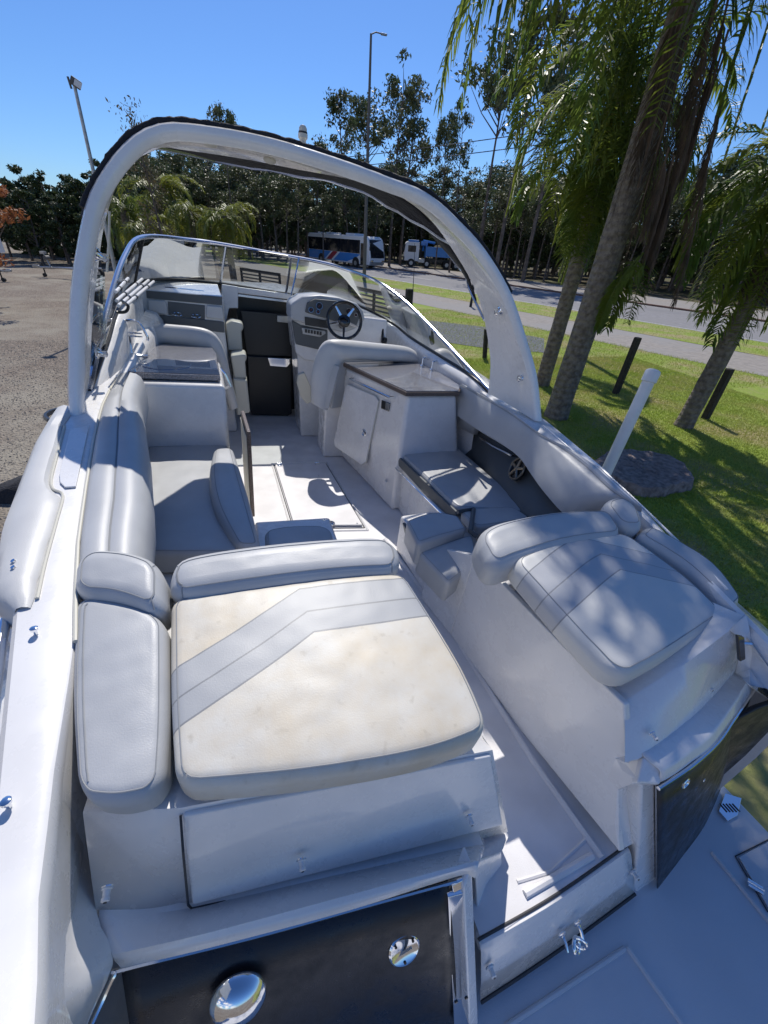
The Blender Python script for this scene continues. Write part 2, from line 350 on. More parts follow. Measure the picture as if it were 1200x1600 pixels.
# ================================================================== SETTING
rng = np.random.default_rng(5)
def groundmat(name, c1, c2, sc, bump, c3=None, sc3=.5, vor=None, rough=.9):
    m = bpy.data.materials.new(name); m.use_nodes = True; t = m.node_tree; p = t.nodes['Principled BSDF']; L = t.links
    tc = t.nodes.new('ShaderNodeTexCoord'); p.inputs['Roughness'].default_value = rough; p.inputs['Specular IOR Level'].default_value = .2
    def noi(s, d=6):
        n = t.nodes.new('ShaderNodeTexNoise'); n.inputs['Scale'].default_value = s; n.inputs['Detail'].default_value = d; n.inputs['Roughness'].default_value = .65; L.new(tc.outputs['Object'], n.inputs[0]); return n.outputs['Fac']
    def mix(f, a, b):
        x = t.nodes.new('ShaderNodeMix'); x.data_type = 'RGBA'; L.new(f, x.inputs[0])
        for i, q in ((6, a), (7, b)):
            if isinstance(q, tuple): x.inputs[i].default_value = (*q, 1)
            else: L.new(q, x.inputs[i])
        return x.outputs[2]
    def rg(f, a, b):
        r = t.nodes.new('ShaderNodeMapRange'); r.inputs[1].default_value = a; r.inputs[2].default_value = b; L.new(f, r.inputs[0]); return r.outputs[0]
    n = noi(sc); h = n; c = mix(rg(n, .38, .62), c1, c2)
    if vor:
        v = t.nodes.new('ShaderNodeTexVoronoi'); v.inputs['Scale'].default_value = vor; L.new(tc.outputs['Object'], v.inputs[0])
        hs = t.nodes.new('ShaderNodeRGBToBW'); L.new(v.outputs['Color'], hs.inputs[0]); c = mix(hs.outputs[0], c, tuple(q*.35 for q in c1)); h = v.outputs['Distance']
    if c3: c = mix(rg(noi(sc3, 4), .45, .62), c, c3)
    L.new(c, p.inputs['Base Color'])
    b = t.nodes.new('ShaderNodeBump'); b.inputs['Strength'].default_value = bump; b.inputs['Distance'].default_value = .03; L.new(h, b.inputs['Height']); L.new(b.outputs[0], p.inputs['Normal'])
    return m
M['gravel'] = groundmat('grey_gravel', (.40, .335, .27), (.21, .175, .145), 9, .9, (.30, .27, .22), .35, vor=26)
M['lawn'] = groundmat('lawn_soil_and_turf', (.27, .34, .06), (.19, .26, .045), 14, .6, (.33, .28, .15), .45)
M['asphalt'] = groundmat('pale_asphalt', (.27, .265, .27), (.21, .205, .21), 3, .2, (.24, .235, .235), .12)
M['pathm'] = groundmat('dusty_path', (.33, .30, .27), (.25, .23, .21), 4, .3, (.28, .27, .26), .3)
M['bluegravel'] = groundmat('blue_grey_stones', (.26, .27, .30), (.15, .16, .19), 12, .9, vor=14)
M['kerb'] = groundmat('red_brown_kerb', (.22, .13, .10), (.15, .10, .08), 3, .3)
M['dirt'] = groundmat('forest_floor', (.11, .085, .055), (.07, .06, .035), 2, .5, (.10, .10, .04), .2)
M['paintwhite'] = mat('road_paint', (.55, .55, .54), .6)
def sheet(name, pts, z, m, kind='structure'):
    b = MB(); b.add([(p[0], p[1], z) for p in pts], [tuple(range(len(pts)))]); return tag(b.build(name, m), kind=kind)
# road frame: r(s,t) -> point; s runs along the road away from the viewer, t across it to the right
ro = Vector((18.6, 29.5, 0)); rd = Vector((-.385, .923, 0)).normalized(); rn = Vector((rd.y, -rd.x, 0))
def R(s, t): return ro+rd*s+rn*t
# near road edge t=0, kerb of the median t~10.5, grass strip -0..-4.6, path -4.6..-9
b = MB(); b.add([(-900, -600, 0), (900, -600, 0), (900, 1300, 0), (-900, 1300, 0)], [(0, 1, 2, 3)]); tag(b.build('ground', M['gravel']), kind='structure')
sheet('lawn', [R(-60, -8.6), R(14, -8.2), (9.0, 17.5), (5.2, 17.5), (2.6, 14), (2.2, 8), (2.4, -6), (20, -29)], .012, M['lawn'])
sheet('path', [R(-60, -8.9), R(90, -8.9), R(90, -4.5), R(-60, -4.5)], .020, M['pathm'])
sheet('stone_patch', [W(655, 500), W(700, 505), W(760, 512), W(850, 530), W(850, 552), W(760, 545), W(690, 535), W(650, 520)], .026, M['bluegravel'])
sheet('verge', [R(-60, -4.5), R(150, -4.5), R(150, 0), R(-60, 0)], .030, M['lawn'])
sheet('road', [R(-60, 0), R(190, 0), R(190, 10.6), R(-60, 10.6)], .012, M['asphalt'])
sheet('dirt_verge', [R(-60, 10.8), R(190, 10.8), R(190, 20), R(-60, 20)], .016, M['pathm'])
sheet('forest_ground', [R(-60, 20), R(110, 20), (-60, 118), (-60, 60), (-160, 60), (-160, 400), (400, 400), (400, -60)], .020, M['dirt'])
b = MB()
for s in range(-58, 190, 2):
    p = R(s+1, 10.75); b.box((p.x, p.y, .06), (.3, 1.98, .14), Matrix.Rotation(math.atan2(rd.y, rd.x)-PI/2, 3, 'Z'))
tag(b.build('kerb', M['kerb']), kind='structure')
b = MB()
for s in range(-50, 170, 9):
    q = [R(s, 5.2), R(s+3.5, 5.2), R(s+3.5, 5.35), R(s, 5.35)]; b.add([(p.x, p.y, .018) for p in q], [(0, 1, 2, 3)])
for t_ in (.35, 10.2):
    q = [R(-58, t_), R(188, t_), R(188, t_+.12), R(-58, t_+.12)]; b.add([(p.x, p.y, .018) for p in q], [(0, 1, 2, 3)])
tag(b.build('road_marking', M['paintwhite']), kind='structure')
# ------------------------------------------------------------------ fast mesh from arrays
def npmesh(name, v, nf, m, k=4, smooth=False):
    me = bpy.data.meshes.new(name); v = np.asarray(v, np.float32).reshape(-1, 3); n = len(v)//k
    me.vertices.add(len(v)); me.vertices.foreach_set('co', v.ravel()); me.loops.add(n*k); me.loops.foreach_set('vertex_index', np.arange(n*k, dtype=np.int32))
    me.polygons.add(n); me.polygons.foreach_set('loop_start', np.arange(0, n*k, k, dtype=np.int32)); me.polygons.foreach_set('loop_total', np.full(n, k, np.int32))
    me.materials.append(m); me.update(calc_edges=True); return me
# grass blades
def blades(n, x0, x1, y0, y1, h, inside):
    x = rng.uniform(x0, x1, n); y = rng.uniform(y0, y1, n); k = inside(x, y); x, y = x[k], y[k]; n = len(x)
    a = rng.uniform(0, 2*PI, n); hh = h*rng.uniform(.4, 1.3, n); w_ = .006+.004*rng.random(n); le = rng.normal(0, .5, (n, 2))*hh[:, None]
    p = np.zeros((n, 3, 3)); p[:, 0] = np.stack([x-w_*np.cos(a), y-w_*np.sin(a), np.full(n, .01)], 1); p[:, 1] = np.stack([x+w_*np.cos(a), y+w_*np.sin(a), np.full(n, .01)], 1)
    p[:, 2] = np.stack([x+le[:, 0], y+le[:, 1], .01+hh], 1); return p
def in_lawn(x, y):
    s = (x-ro.x)*rd.x+(y-ro.y)*rd.y; t = (x-ro.x)*rn.x+(y-ro.y)*rn.y
    near = (t < -8.7) & (x > 2.4+.15*np.sin(y*3)) ; return near
def in_verge(x, y):
    t = (x-ro.x)*rn.x+(y-ro.y)*rn.y; return (t > -4.5) & (t < -.1)
M['blade'] = mat('grass_blade', (.32, .40, .06), .55, var=(.9, (.46, .44, .14), .8), trans=.4)
gv = np.concatenate([blades(230000, 2.4, 14, 1.5, 13, .040, in_lawn), blades(90000, 3, 20, 9, 24, .06, in_lawn), blades(120000, 8, 30, 8, 50, .09, in_verge)])
g = bpy.data.objects.new('grass', npmesh('grass', gv, 0, M['blade'], 3)); C.objects.link(g); tag(g, 'short sunlit lawn grass beside the boat and along the road', 'grass', kind='stuff')
# loose pebbles over the gravel yard, near part
n = 26000; x = rng.uniform(-9, -.9, n)*1.0; y = rng.uniform(1.0, 16, n); r = .008+.014*rng.random(n)**2
octa = np.array([[1, 0, 0], [-1, 0, 0], [0, 1, 0], [0, -1, 0], [0, 0, .7], [0, 0, -.7]]); fc = np.array([[0, 2, 4], [2, 1, 4], [1, 3, 4], [3, 0, 4]])
a = rng.uniform(0, 2*PI, n); ca, sa = np.cos(a), np.sin(a); sc = rng.uniform(.6, 1.3, (n, 3))
pv = octa[None]*sc[:, None]*r[:, None, None]; px_ = pv[:, :, 0]*ca[:, None]-pv[:, :, 1]*sa[:, None]; py_ = pv[:, :, 0]*sa[:, None]+pv[:, :, 1]*ca[:, None]
pv = np.stack([px_+x[:, None], py_+y[:, None], pv[:, :, 2]+.004], 2)[:, fc].reshape(-1, 3)
M['pebble'] = mat('pebble', (.36, .32, .27), .8, var=(31, (.10, .09, .08), 1))
g = bpy.data.objects.new('gravel_stones', npmesh('gravel_stones', pv, 0, M['pebble'], 3)); C.objects.link(g); tag(g, 'loose grey and tan gravel covering the yard on the left', 'gravel', kind='stuff')
# ================================================================== VEGETATION
def leafcloud(centres, radii, per, size, seed, flat=1.0, droop=.0):
    r = np.random.default_rng(seed); out = []
    for c, R_ in zip(centres, radii):
        n = int(per*(.6+.8*r.random())); d = r.normal(0, 1, (n, 3)); d /= np.linalg.norm(d, axis=1)[:, None]; rr = R_*(r.random(n)**.45)[:, None]
        p = np.array(c)+d*rr*np.array([1, 1, flat]); s = size*(.5+r.random(n))
        u = r.normal(0, 1, (n, 3)); u[:, 2] -= droop; u /= np.linalg.norm(u, axis=1)[:, None]; v = np.cross(u, r.normal(0, 1, (n, 3))); v /= np.linalg.norm(v, axis=1)[:, None]
        U = u*s[:, None]; Vv = v*(s*.42)[:, None]; out.append(np.stack([p-U*.5, p+Vv*.5, p+U*.5, p-Vv*.5], 1))
    return np.concatenate(out)
def link_pair(root, trunk_me, crown_me, tn='trunk', cn_='crown'):
    for nm, me in ((tn, trunk_me), (cn_, crown_me)):
        o = bpy.data.objects.new(nm, me); C.objects.link(o); o.parent = root
def make_eucalypt(seed, h, crown_from=.5, spread=.22, per=46, size=.34, m='euleaf', nb=22, trunk_r=.17):
    r = random.Random(seed); tb = MB(); cs = []; rs = []
    lean = (r.uniform(-.5, .5), r.uniform(-.5, .5)); P = [Vector((lean[0]*t*t*h*.12+r.uniform(-.1, .1)*t, lean[1]*t*t*h*.12, h*t*.93)) for t in np.linspace(0, 1, 8)]
    tb.tube(P, [trunk_r*(1-.85*i/7) for i in range(8)], 6)
    for k in range(nb):
        t = crown_from+(1-crown_from)*(k+r.random())/nb; a = r.uniform(0, 2*PI); i = min(6, int(t*7)); p = P[i].lerp(P[i+1], t*7-i)
        L = h*spread*(1.15-.75*(t-crown_from)/(1-crown_from))*r.uniform(.55, 1.15); e = p+Vector((math.cos(a)*L*.75, math.sin(a)*L*.75, L*r.uniform(.45, 1.0)))
        m_ = p.lerp(e, .5)+Vector((0, 0, -L*.08)); tb.tube([p, m_, e], [.05, .032, .012], 4)
        for q in range(r.randint(1, 3)):
            c = e+Vector((r.uniform(-.6, .6), r.uniform(-.6, .6), r.uniform(-.6, .5))); cs.append(c[:]); rs.append(r.uniform(.45, 1.05)*h/15)
    tr_ = tb.build('trunk', M['eubark'], smooth=True, fix=False); me = tr_.data; bpy.data.objects.remove(tr_)
    return me, npmesh('crown', leafcloud(cs, rs, per, size, seed, .75, .8), 0, M[m])
EU = [make_eucalypt(i, 15, .42+.12*(i % 3), .16+.03*(i % 4), nb=20+3*(i % 3)) for i in range(7)]
DENSE = [make_eucalypt(40+i, 9, .12, .26, per=80, size=.36, m='darkleaf', nb=26) for i in range(4)]
THIN = [make_eucalypt(70+i, 12, .25, .10, per=16, size=.22, m='poplar', nb=26, trunk_r=.12) for i in range(2)]
def plant(kind, variants, i, x, y, sc, label, cat, group=None, rot=None, sx=1):
    rr = random.Random(int(abs(x*131+y*17))+i); t = thing(kind, label, cat, (x, y, 0), rr.uniform(0, 6.28) if rot is None else rot, group)
    t.scale = (sc*sx, sc*sx, sc); link_pair(t, *variants[i % len(variants)]); return t
GE = 'tall eucalypt trees in the wood across the road'
def col_x(u, D): p = WD(u, 372, D); return p[0]
rr = random.Random(11)
def zone(u):
    for lim, t_ in ((330, 'behind the low palms at left'), (460, 'left of the coach bus'), (610, 'behind the coach bus'), (740, 'behind the tipper truck'), (960, 'behind the two near palm trunks'), (1130, 'left of the rightmost palm'), (9999, 'at the right edge')):
        if u < lim: return t_
cnt = 0
# background wood: rows behind the road, dense
for row, (D0, hh) in enumerate(((62, 8.0), (70, 9.5), (80, 11.0), (92, 12.5))):
    u = 225+row*11
    while u < 1330:
        # distance shortens to the right as the road comes closer
        k = max(0, (u-600)/700); D = D0*(1-.52*k)+rr.uniform(-2, 2)+(17 if 595 < u < 735 and row < 2 else 0)
        h_ = hh*(1+.55*max(0, (u-560)/640))*(1-.35*k)*rr.uniform(.85, 1.15)
        x_ = col_x(u, D)
        plant('eucalypt_tree', EU, rr.randint(0, 6), x_, D, h_/15, 'slender grey-green eucalypt '+['in the nearest row', 'in the second row', 'farther back', 'in the rear row'][row]+' of the wood, '+zone(u), 'tree', GE, sx=1.35)
        u += rr.uniform(15, 25)*(1 if row < 2 else 1.5)
# understorey bushes making the wood opaque
for row, D0 in enumerate((66, 76, 88)):
    u = 190
    while u < 1330:
        k = max(0, (u-600)/700); D = D0*(1-.5*k)+rr.uniform(-2, 2)+(13 if 590 < u < 740 and row < 2 else 0)
        plant('understorey_tree', DENSE, rr.randint(0, 3), col_x(u, D), D, rr.uniform(.62, .9)*(1-.3*k)*(1+.15*row), 'dark bushy tree '+['low in front of', 'between', 'behind'][row]+' the eucalypt trunks, '+zone(u), 'tree', 'bushy trees under the eucalypts', sx=1.2)
        u += rr.uniform(22, 34)
cs_, rs_ = [], []
rw = random.Random(3)
for k in range(90):
    u = rw.uniform(-260, 300); D = 53+rw.uniform(-1, 3); cs_.append((col_x(u, D), D, rw.uniform(.2, 5.2))); rs_.append(rw.uniform(1., 1.7))
for k in range(520):
    u = rw.uniform(150, 1500); kk = max(0, (u-600)/700); D = 104*(1-.42*kk)+rw.uniform(-3, 3); cs_.append((col_x(u, D), D, rw.uniform(.3, 8.5)*(1-.2*kk))); rs_.append(rw.uniform(1.4, 2.4))
g = bpy.data.objects.new('far_wood', npmesh('far_wood', leafcloud(cs_, rs_, 110, .9, 9, .8, .2), 0, M['darkleaf'])); C.objects.link(g); tag(g, 'far dark mass of the wood closing the view behind the road', 'wood', kind='stuff')
# tall individual eucalypts standing over the wood
for (u, vt, D, lab, v_, sx) in [(490, 215, 66, 'low spreading eucalypt left of the tall clump, over the bus', 1, 1.2), (540, 122, 64, 'tall eucalypt with tiered crown just left of the tall street lamp', 0, 1.0), (585, 150, 68, 'tall eucalypt directly behind the tall street lamp', 2, 1.1),
        (625, 108, 63, 'tallest eucalypt of the central clump, right of the tall street lamp', 3, .95), (645, 118, 67, 'tall eucalypt at the right end of the central clump', 4, .95), (706, 178, 60, 'small open-crowned eucalypt between the central clump and the palms', 5, .6),
        (735, 160, 56, 'thin eucalypt standing just left of the palm fronds', 6, .7), (800, 60, 50, 'dark tall eucalypt seen between the left hanging palm fronds', 2, 1.0), (855, -30, 48, 'tallest dark eucalypt reaching the top of the picture behind the palms', 3, 1.05), (905, 20, 46, 'tall eucalypt close behind the leaning palm trunks', 4, 1.0),
        (342, 165, 60, 'tall sparse eucalypt whose top shows above the left bend of the arch', 5, .7)]:
    p = WD(u, vt, D); plant('eucalypt_tree', EU, v_, p[0], D, p[2]/15, lab, 'tree', sx=sx)
for (u, vt, D, lab) in [(213, 152, 22, 'thin brownish poplar rising behind the left bend of the arch'), (232, 238, 26, 'thin brownish tree between the low palms')]:
    p = WD(u, vt, D); plant('poplar_tree', THIN, 0 if vt < 200 else 1, p[0], D, p[2]/11.6, lab, 'tree', sx=.8)
# dark hedge trees at the left edge of the yard
for i, (u, vt, D) in enumerate([(-60, 290, 40), (-25, 285, 42), (8, 284, 39), (40, 268, 41), (66, 274, 38), (92, 280, 40), (118, 285, 38), (142, 275, 40), (165, 270, 41), (190, 262, 39), (30, 300, 36), (80, 310, 36), (130, 315, 36), (170, 300, 37), (-45, 300, 36), (205, 290, 44), (225, 290, 47), (250, 285, 52), (280, 290, 55)]):
    D += 7
    p = WD(u, vt, D); plant('hedge_tree', DENSE, i, p[0], D, p[2]/9, 'dark evergreen tree in the hedge behind the yard, '+('left of the floodlight pole' if u < 112 else 'right of the floodlight pole')+(', front row' if D < 45 else ''), 'tree', 'hedge trees at the edge of the yard', sx=1.2)
AUT = [make_eucalypt(90, 8, .15, .24, per=120, size=.17, m='autumn', nb=26)]
p = WD(-12, 185, 22); plant('autumn_tree', AUT, 0, p[0]-2.2, 22, p[2]/7.2, 'orange-brown autumn tree at the left edge of the yard', 'tree', rot=1, sx=1.45)
# ---- palms
def frond(out, org, az, el, L, droop, r, leaf=.55, n=46, dead=False, rach=None):
    """out: list of leaflet quads; a pinnate frond leaving org at azimuth az / elevation el and arching down"""
    pos = np.array(org, float); e = el; pts = [pos.copy()]; st = L/14
    for k in range(14):
        pos = pos+st*np.array([math.cos(az)*math.cos(e), math.sin(az)*math.cos(e), math.sin(e)]); e -= droop/14*(1+k*.06); e = max(e, -1.5); pts.append(pos.copy())
    pts = np.array(pts); side = np.array([-math.sin(az), math.cos(az), 0])
    if rach is not None: rach.tube([tuple(q) for q in pts[::2]], [.022, .02, .017, .014, .011, .008, .005, .003], 4, cap=False)
    for i in range(n):
        t = .12+.88*i/n; f = t*14; k = min(13, int(f)); p = pts[k]+(pts[k+1]-pts[k])*(f-k); tg = pts[k+1]-pts[k]; tg /= np.linalg.norm(tg)
        ll = leaf*(1-.55*abs(t-.45)**1.2-.35*t)*(.85+.3*r.random())
        for sg in (-1, 1):
            d = side*sg*r.uniform(.55 if not dead else .1, .95 if not dead else 1.3)+tg*r.uniform(.35, .8)+np.array([0, 0, r.uniform(-.1, .55) if not dead else -.9]); d /= np.linalg.norm(d)
            w_ = np.cross(d, np.array([0, 0, 1.])); w_ /= max(1e-6, np.linalg.norm(w_)); w_ = (w_*.018+tg*.012)*(.4 if dead else 1)
            m = p+d*ll*.5+np.array([0, 0, -.05*ll]); d2 = d+np.array([0, 0, -1.2*r.uniform(.6, 1.3)]); d2 /= np.linalg.norm(d2); q = m+d2*ll*.55
            out.append([p-w_*.5, p+w_*.5, m+w_, m-w_]); out.append([m-w_, m+w_, q+w_*.15, q-w_*.15])
def palm(label, base, top, r0, r1, nf, L, leafm, seed, extra=(), elr=(-.6, 1.25), azs=None, droop=(1.5, 2.3), leaf=.55, dead=(), group=None, nleaf=46, bulge=True):
    r = random.Random(seed); root = thing('palm_tree', label, 'palm tree', (base[0], base[1], 0), 0, group); bs = Vector((base[0], base[1], 0)); tp = Vector(top)-bs
    P = [Vector((0, 0, 0)).lerp(tp, t)+Vector((.04*math.sin(5*t), .04*math.cos(4*t)-.04, 0)) for t in np.linspace(0, 1, 40)]
    rs = [(r0+(r1-r0)*t)*(1+.012*math.sin(t*60))+(.10*r0*math.exp(-t*40)) for t in np.linspace(0, 1, 40)]
    MB().tube(P, rs, 16).build('trunk', M['bark'], root, smooth=True)
    MB().tube([tp-Vector((0, 0, .5)), tp, tp+Vector((0, 0, .45))], [r1*1.05, r1*1.25, r1*.45], 10).build('crownshaft', M['bark'], root, smooth=True)
    out = []; rb = MB()
    for k in range(nf):
        az = r.uniform(0, 2*PI) if azs is None else r.uniform(*azs); el = elr[0]+(elr[1]-elr[0])*(k+r.random())/nf
        frond(out, tp+Vector((0, 0, .2)), az, el, L*r.uniform(.85, 1.12), r.uniform(*droop), r, leaf, nleaf, rach=rb)
    for (o_, az, el, l_, dr, lf) in extra: frond(out, Vector(o_)-bs, az, el, l_, dr, r, lf, nleaf, rach=rb)
    cr = bpy.data.objects.new('crown', npmesh('crown', np.array(out), 0, leafm)); C.objects.link(cr); cr.parent = root
    rb.build('midribs', leafm, cr, smooth=True, fix=False)
    if dead:
        out = []; rb = MB()
        for (o_, az, el, l_, dr, lf) in dead: frond(out, Vector(o_)-bs, az, el, l_, dr, r, lf, 60, dead=True, rach=rb)
        dd = bpy.data.objects.new('dead_fronds', npmesh('dead_fronds', np.array(out), 0, M['frondold'])); C.objects.link(dd); dd.parent = root; rb.build('dead_midribs', M['frondold'], dd, fix=False)
    return root
pA, pB, pC = W(868, 652), W(846, 602), W(1067, 667)
dead = []
r = random.Random(4)
for k in range(18):
    u0 = 1100+r.uniform(-38, 40); v0 = r.uniform(-60, 190); p = WD(u0, v0, 7.0+r.uniform(-.3, .4)); dead.append((p, r.uniform(-.9, 1.2), r.uniform(-1.55, -1.3), r.uniform(1.6, 2.9), .12, .42))
for k in range(7):
    p = WD(1062+r.uniform(-18, 22), 250+r.uniform(-40, 40), 6.8); dead.append((p, r.uniform(-.5, 1.), -1.5, r.uniform(1.0, 1.7), .05, .4))
low = [(WD(1005, 395, 6.9), 3.3, -1.0, 1.3, .7, .40), (WD(1000, 400, 6.9), 2.8, -1.0, 1.3, .6, .38), (WD(1010, 400, 6.9), 4.2, -1.2, 1.1, .3, .36), (WD(990, 420, 6.9), 3.0, -.8, 1.1, 1.0, .35)]
rq = random.Random(77)
reach = [((pA[0]-.1, pA[1]+rq.uniform(-.3, .6), 7.9), rq.uniform(2.35, 3.7), rq.uniform(-.15, .55), rq.uniform(3.6, 4.9), rq.uniform(1.2, 1.9), .7) for _ in range(17)]
palm('tall palm with smooth grey trunk nearest the boat and a brown skirt of dead fronds', pA, (pA[0]+.05, pA[1]-.05, 7.8), .25, .19, 46, 3.7, M['frond'], 3, extra=low+reach, elr=(-.9, 1.2), leaf=.62, dead=dead)
palm('palm just behind the nearest one, its drooping green fronds hanging low toward the road', pB, (pB[0]+.02, pB[1], 5.7), .2, .16, 52, 3.0, M['frond'], 8, elr=(-1.2, 1.25), droop=(1.3, 2.2), leaf=.72, nleaf=60,
     extra=[((pB[0]-.1, pB[1]-.1, 5.0), 3.2, .25, 2.7, 1.5, .5)])
for q in (0,):
    rootY = palm('young palm behind the second palm trunk, backlight coloured into its yellow leaves', W(905, 560), (W(905, 560)[0], W(905, 560)[1], 4.6), .13, .12, 16, 3.0, M['frondlit'], 21, elr=(-.3, .8), azs=(2.3, 4.3), leaf=.55)
palm('palm at the right with slanting trunk standing behind a dark post', pC, (pC[0]+.1, pC[1], 4.3), .19, .15, 32, 2.7, M['frond'], 12, elr=(-1.2, 1.1), droop=(1.2, 2.2), leaf=.55,
     dead=[((pC[0]+.1, pC[1]-.1, 4.2), a, -1.25, 1.5, .3, .4) for a in (2.5, 3.2, 4.1, 4.9, 5.6)])
pD = W(1560, 600); palm('palm outside the right edge whose fronds reach in over the lawn', pD, (pD[0]-.2, pD[1], 3.6), .18, .15, 26, 2.9, M['frond'], 31, elr=(-1.0, 1.0), leaf=.6)
pG = W(1330, 640); palm('large palm in shade filling the upper right corner with hanging fronds', pG, (pG[0]+.1, pG[1], 7.2), .2, .16, 40, 3.6, M['frond'], 61, elr=(-1.2, 1.0), leaf=.65)
pE = W(1250, 560); palm('palm in shade farther back at the right edge', pE, (pE[0]+.2, pE[1]+1.5, 5.8), .18, .15, 28, 2.9, M['frond'], 37, elr=(-1.0, 1.2), leaf=.6)
rq = random.Random(5)
over = [((6.7, 3.5, 8.5), rq.uniform(2.28, 2.92), rq.uniform(.0, .6), rq.uniform(4.7, 6.2), rq.uniform(.6, 1.1), .9) for _ in range(40)]  # unseen fronds spread so their shadow falls on the starboard lounge
palm('very tall unseen palm beside the boat, added to dapple the right sunpad', (8.4, 2.4, 0), (6.8, 3.4, 8.3), .2, .16, 16, 3.4, M['frond'], 44, extra=over, elr=(-.5, 1.2), azs=(1.8, 4.6), leaf=.7)
for i, (u, vt, D, Lf, ns) in enumerate([(203, 300, 27, 2.0, 14), (258, 272, 27, 2.3, 16), (303, 306, 25, 1.5, 10), (356, 308, 23, 1.8, 22), (226, 330, 24, 1.5, 10)]):
    p = WD(u, vt, D); x_ = col_x(u, D)
    palm(['broad low palm clump behind the left side of the windshield', 'taller feathery palm rising behind the left windshield pane', 'small palm coloured sunlit yellow between two larger ones behind the boat', 'round bright palm with hanging fringe left of the thin street pole', 'short palm nearest the left leg of the arch'][i],
         (x_, D, 0), (x_, D, max(1.2, p[2]-.9)), .16, .13, ns+8, Lf, M['frondlit'] if i != 0 else M['frond'], 50+i, elr=(-.7, 1.1), droop=(1.3, 2.3), leaf=.55, nleaf=34)
# ================================================================== ROADSIDE THINGS
def post(label, base_px, top_px, wd=.14):
    b0 = Vector(W(*base_px)); D = b0.y; t0 = Vector(WD(*top_px, D)); h = t0.z
    o = thing('timber_post', label, 'post', tuple(b0), 0, 'dark square posts on the lawn'); tp = Vector((t0.x-b0.x, 0, h))
    bb = MB(); m_ = wd/2; bb.add([(-m_, -m_, 0), (m_, -m_, 0), (m_, m_, 0), (-m_, m_, 0)]+[(tp.x+a, c, h) for a, c in ((-m_, -m_), (m_, -m_), (m_, m_), (-m_, m_))], [(3, 2, 1, 0), (4, 5, 6, 7), (0, 1, 5, 4), (1, 2, 6, 5), (2, 3, 7, 6), (3, 0, 4, 7)])
    bb.build('shaft', M['wooddark'], o, bevel=.012); MB().box((tp.x, 0, h+.006), (wd*.9, wd*.9, .012)).build('cap', M['wooddark'], o, bevel=.004); return b0, h
p1 = post('dark square post between the arch and the palm trunks', (757, 560), (760, 515), .12)
p2 = post('dark square post left of the white pipe top, in front of the path', (961, 616), (997, 528))
p3 = post('rightmost dark square post on the lawn beside the right palm', (1101, 655), (1141, 577))
p4 = post('broad dark post ending the slatted gate behind the windshield', (634, 540), (640, 452), .22)
# thin wire mesh between posts
fp_ = [p4, p1, p2, p3]; wf = thing('wire_fence', 'fine wire netting strung between the dark posts', 'fence', (0, 0, 0)); b = MB()
for (a, ha), (c, hc_) in zip(fp_, fp_[1:]):
    n = max(8, int((c-a).length/.10))
    for k in range(6): t = (k+.5)/6; b.tube([a+Vector((0, 0, .95*t)), c+Vector((0, 0, .95*t))], .0012, 3, cap=False)
    for k in range(n): q = a.lerp(c, k/n); b.tube([q, q+Vector((0, 0, .95))], .0009, 3, cap=False)
b.build('netting', M['steel'], wf, fix=False)
# slatted gates beyond the bow
def slat_gate(label, pts, n, y):
    o = thing('slatted_gate', label, 'gate', (0, 0, 0)); q = [Vector(W(*p, 0)) for p in pts[:2]]; h = pts[2]; d = q[1]-q[0]
    o.location = q[0]; fr = MB(); Z = Vector((0, 0, 1)); dn = d.normalized(); rot = Matrix.Rotation(math.atan2(d.y, d.x), 3, 'Z'); L = d.length
    for t in (0, .5, 1): fr.box(dn*L*t+Z*h/2, (.10, .08, h), rot)
    for zz in (.12, h-.03): fr.box(dn*L/2+Z*zz, (L, .07, .07), rot)
    fr.build('frame', M['wooddark'], o); s = MB()
    for k in range(n): s.box(dn*L/2+Z*(.2+(h-.3)*k/(n-1))-Vector((0, .05, 0)), (L, .02, .07), rot)
    s.build('slats', M['darkslat'], o)
M['darkslat'] = mat('grey_painted_slat', (.10, .10, .105), .5)
slat_gate('slatted gate seen through the middle windshield pane', [(382, 468), (440, 480), 1.5], 9, 0)
slat_gate('slatted gate seen through the right windshield pane beside the broad dark post', [(545, 505), (625, 530), 1.5], 9, 0)
# white guide pipe standing on the trailer beside the hull
tpv = Vector(WD(1020, 582, 2.55)); bsv = Vector(WD(945, 742, 2.45)); dv = (tpv-bsv)
pv_ = thing('guide_pipe', 'white plastic pipe with a rounded cap standing upright beside the hull', 'pipe', tuple(bsv-dv*1.0))
o0 = bsv-dv*1.0
MB().tube([Vector((0, 0, 0)), tpv-o0], .046, 20).build('pipe', M['pvc'], pv_, smooth=True)
dn = dv.normalized(); MB().lathe(tpv-o0-dn*.07, dn, [(.046, -.004), (.056, 0), (.056, .07), (.05, .085), (.03, .095), (.004, .098)], 24).build('cap', M['pvc'], pv_, smooth=True)
# tree stump
sc0 = Vector(W(1000, 742)); st = thing('tree_stump', 'wide low cut tree stump with rough grey top on the lawn', 'stump', tuple(sc0))
r = random.Random(6); rad = [.80*(1+.10*math.sin(2*a+1)+.05*math.sin(5*a)+r.uniform(-.015, .015)) for a in np.linspace(0, 2*PI, 60, endpoint=False)]
sec = []
for z, k in ((0, 1.05), (.06, 1.02), (.14, 1.0), (.17, .97), (.165, .8), (.155, .5), (.15, .2), (.15, .02)):
    sec.append([(math.cos(2*PI*i/60)*q*k*1.05, math.sin(2*PI*i/60)*q*k*.95, z+(.012*math.sin(i*1.7+k*9) if .1 < k < .99 else 0)) for i, q in enumerate(rad)])
MB().loft(sec, closed=True).build('wood', M['stump'], st, smooth=True)
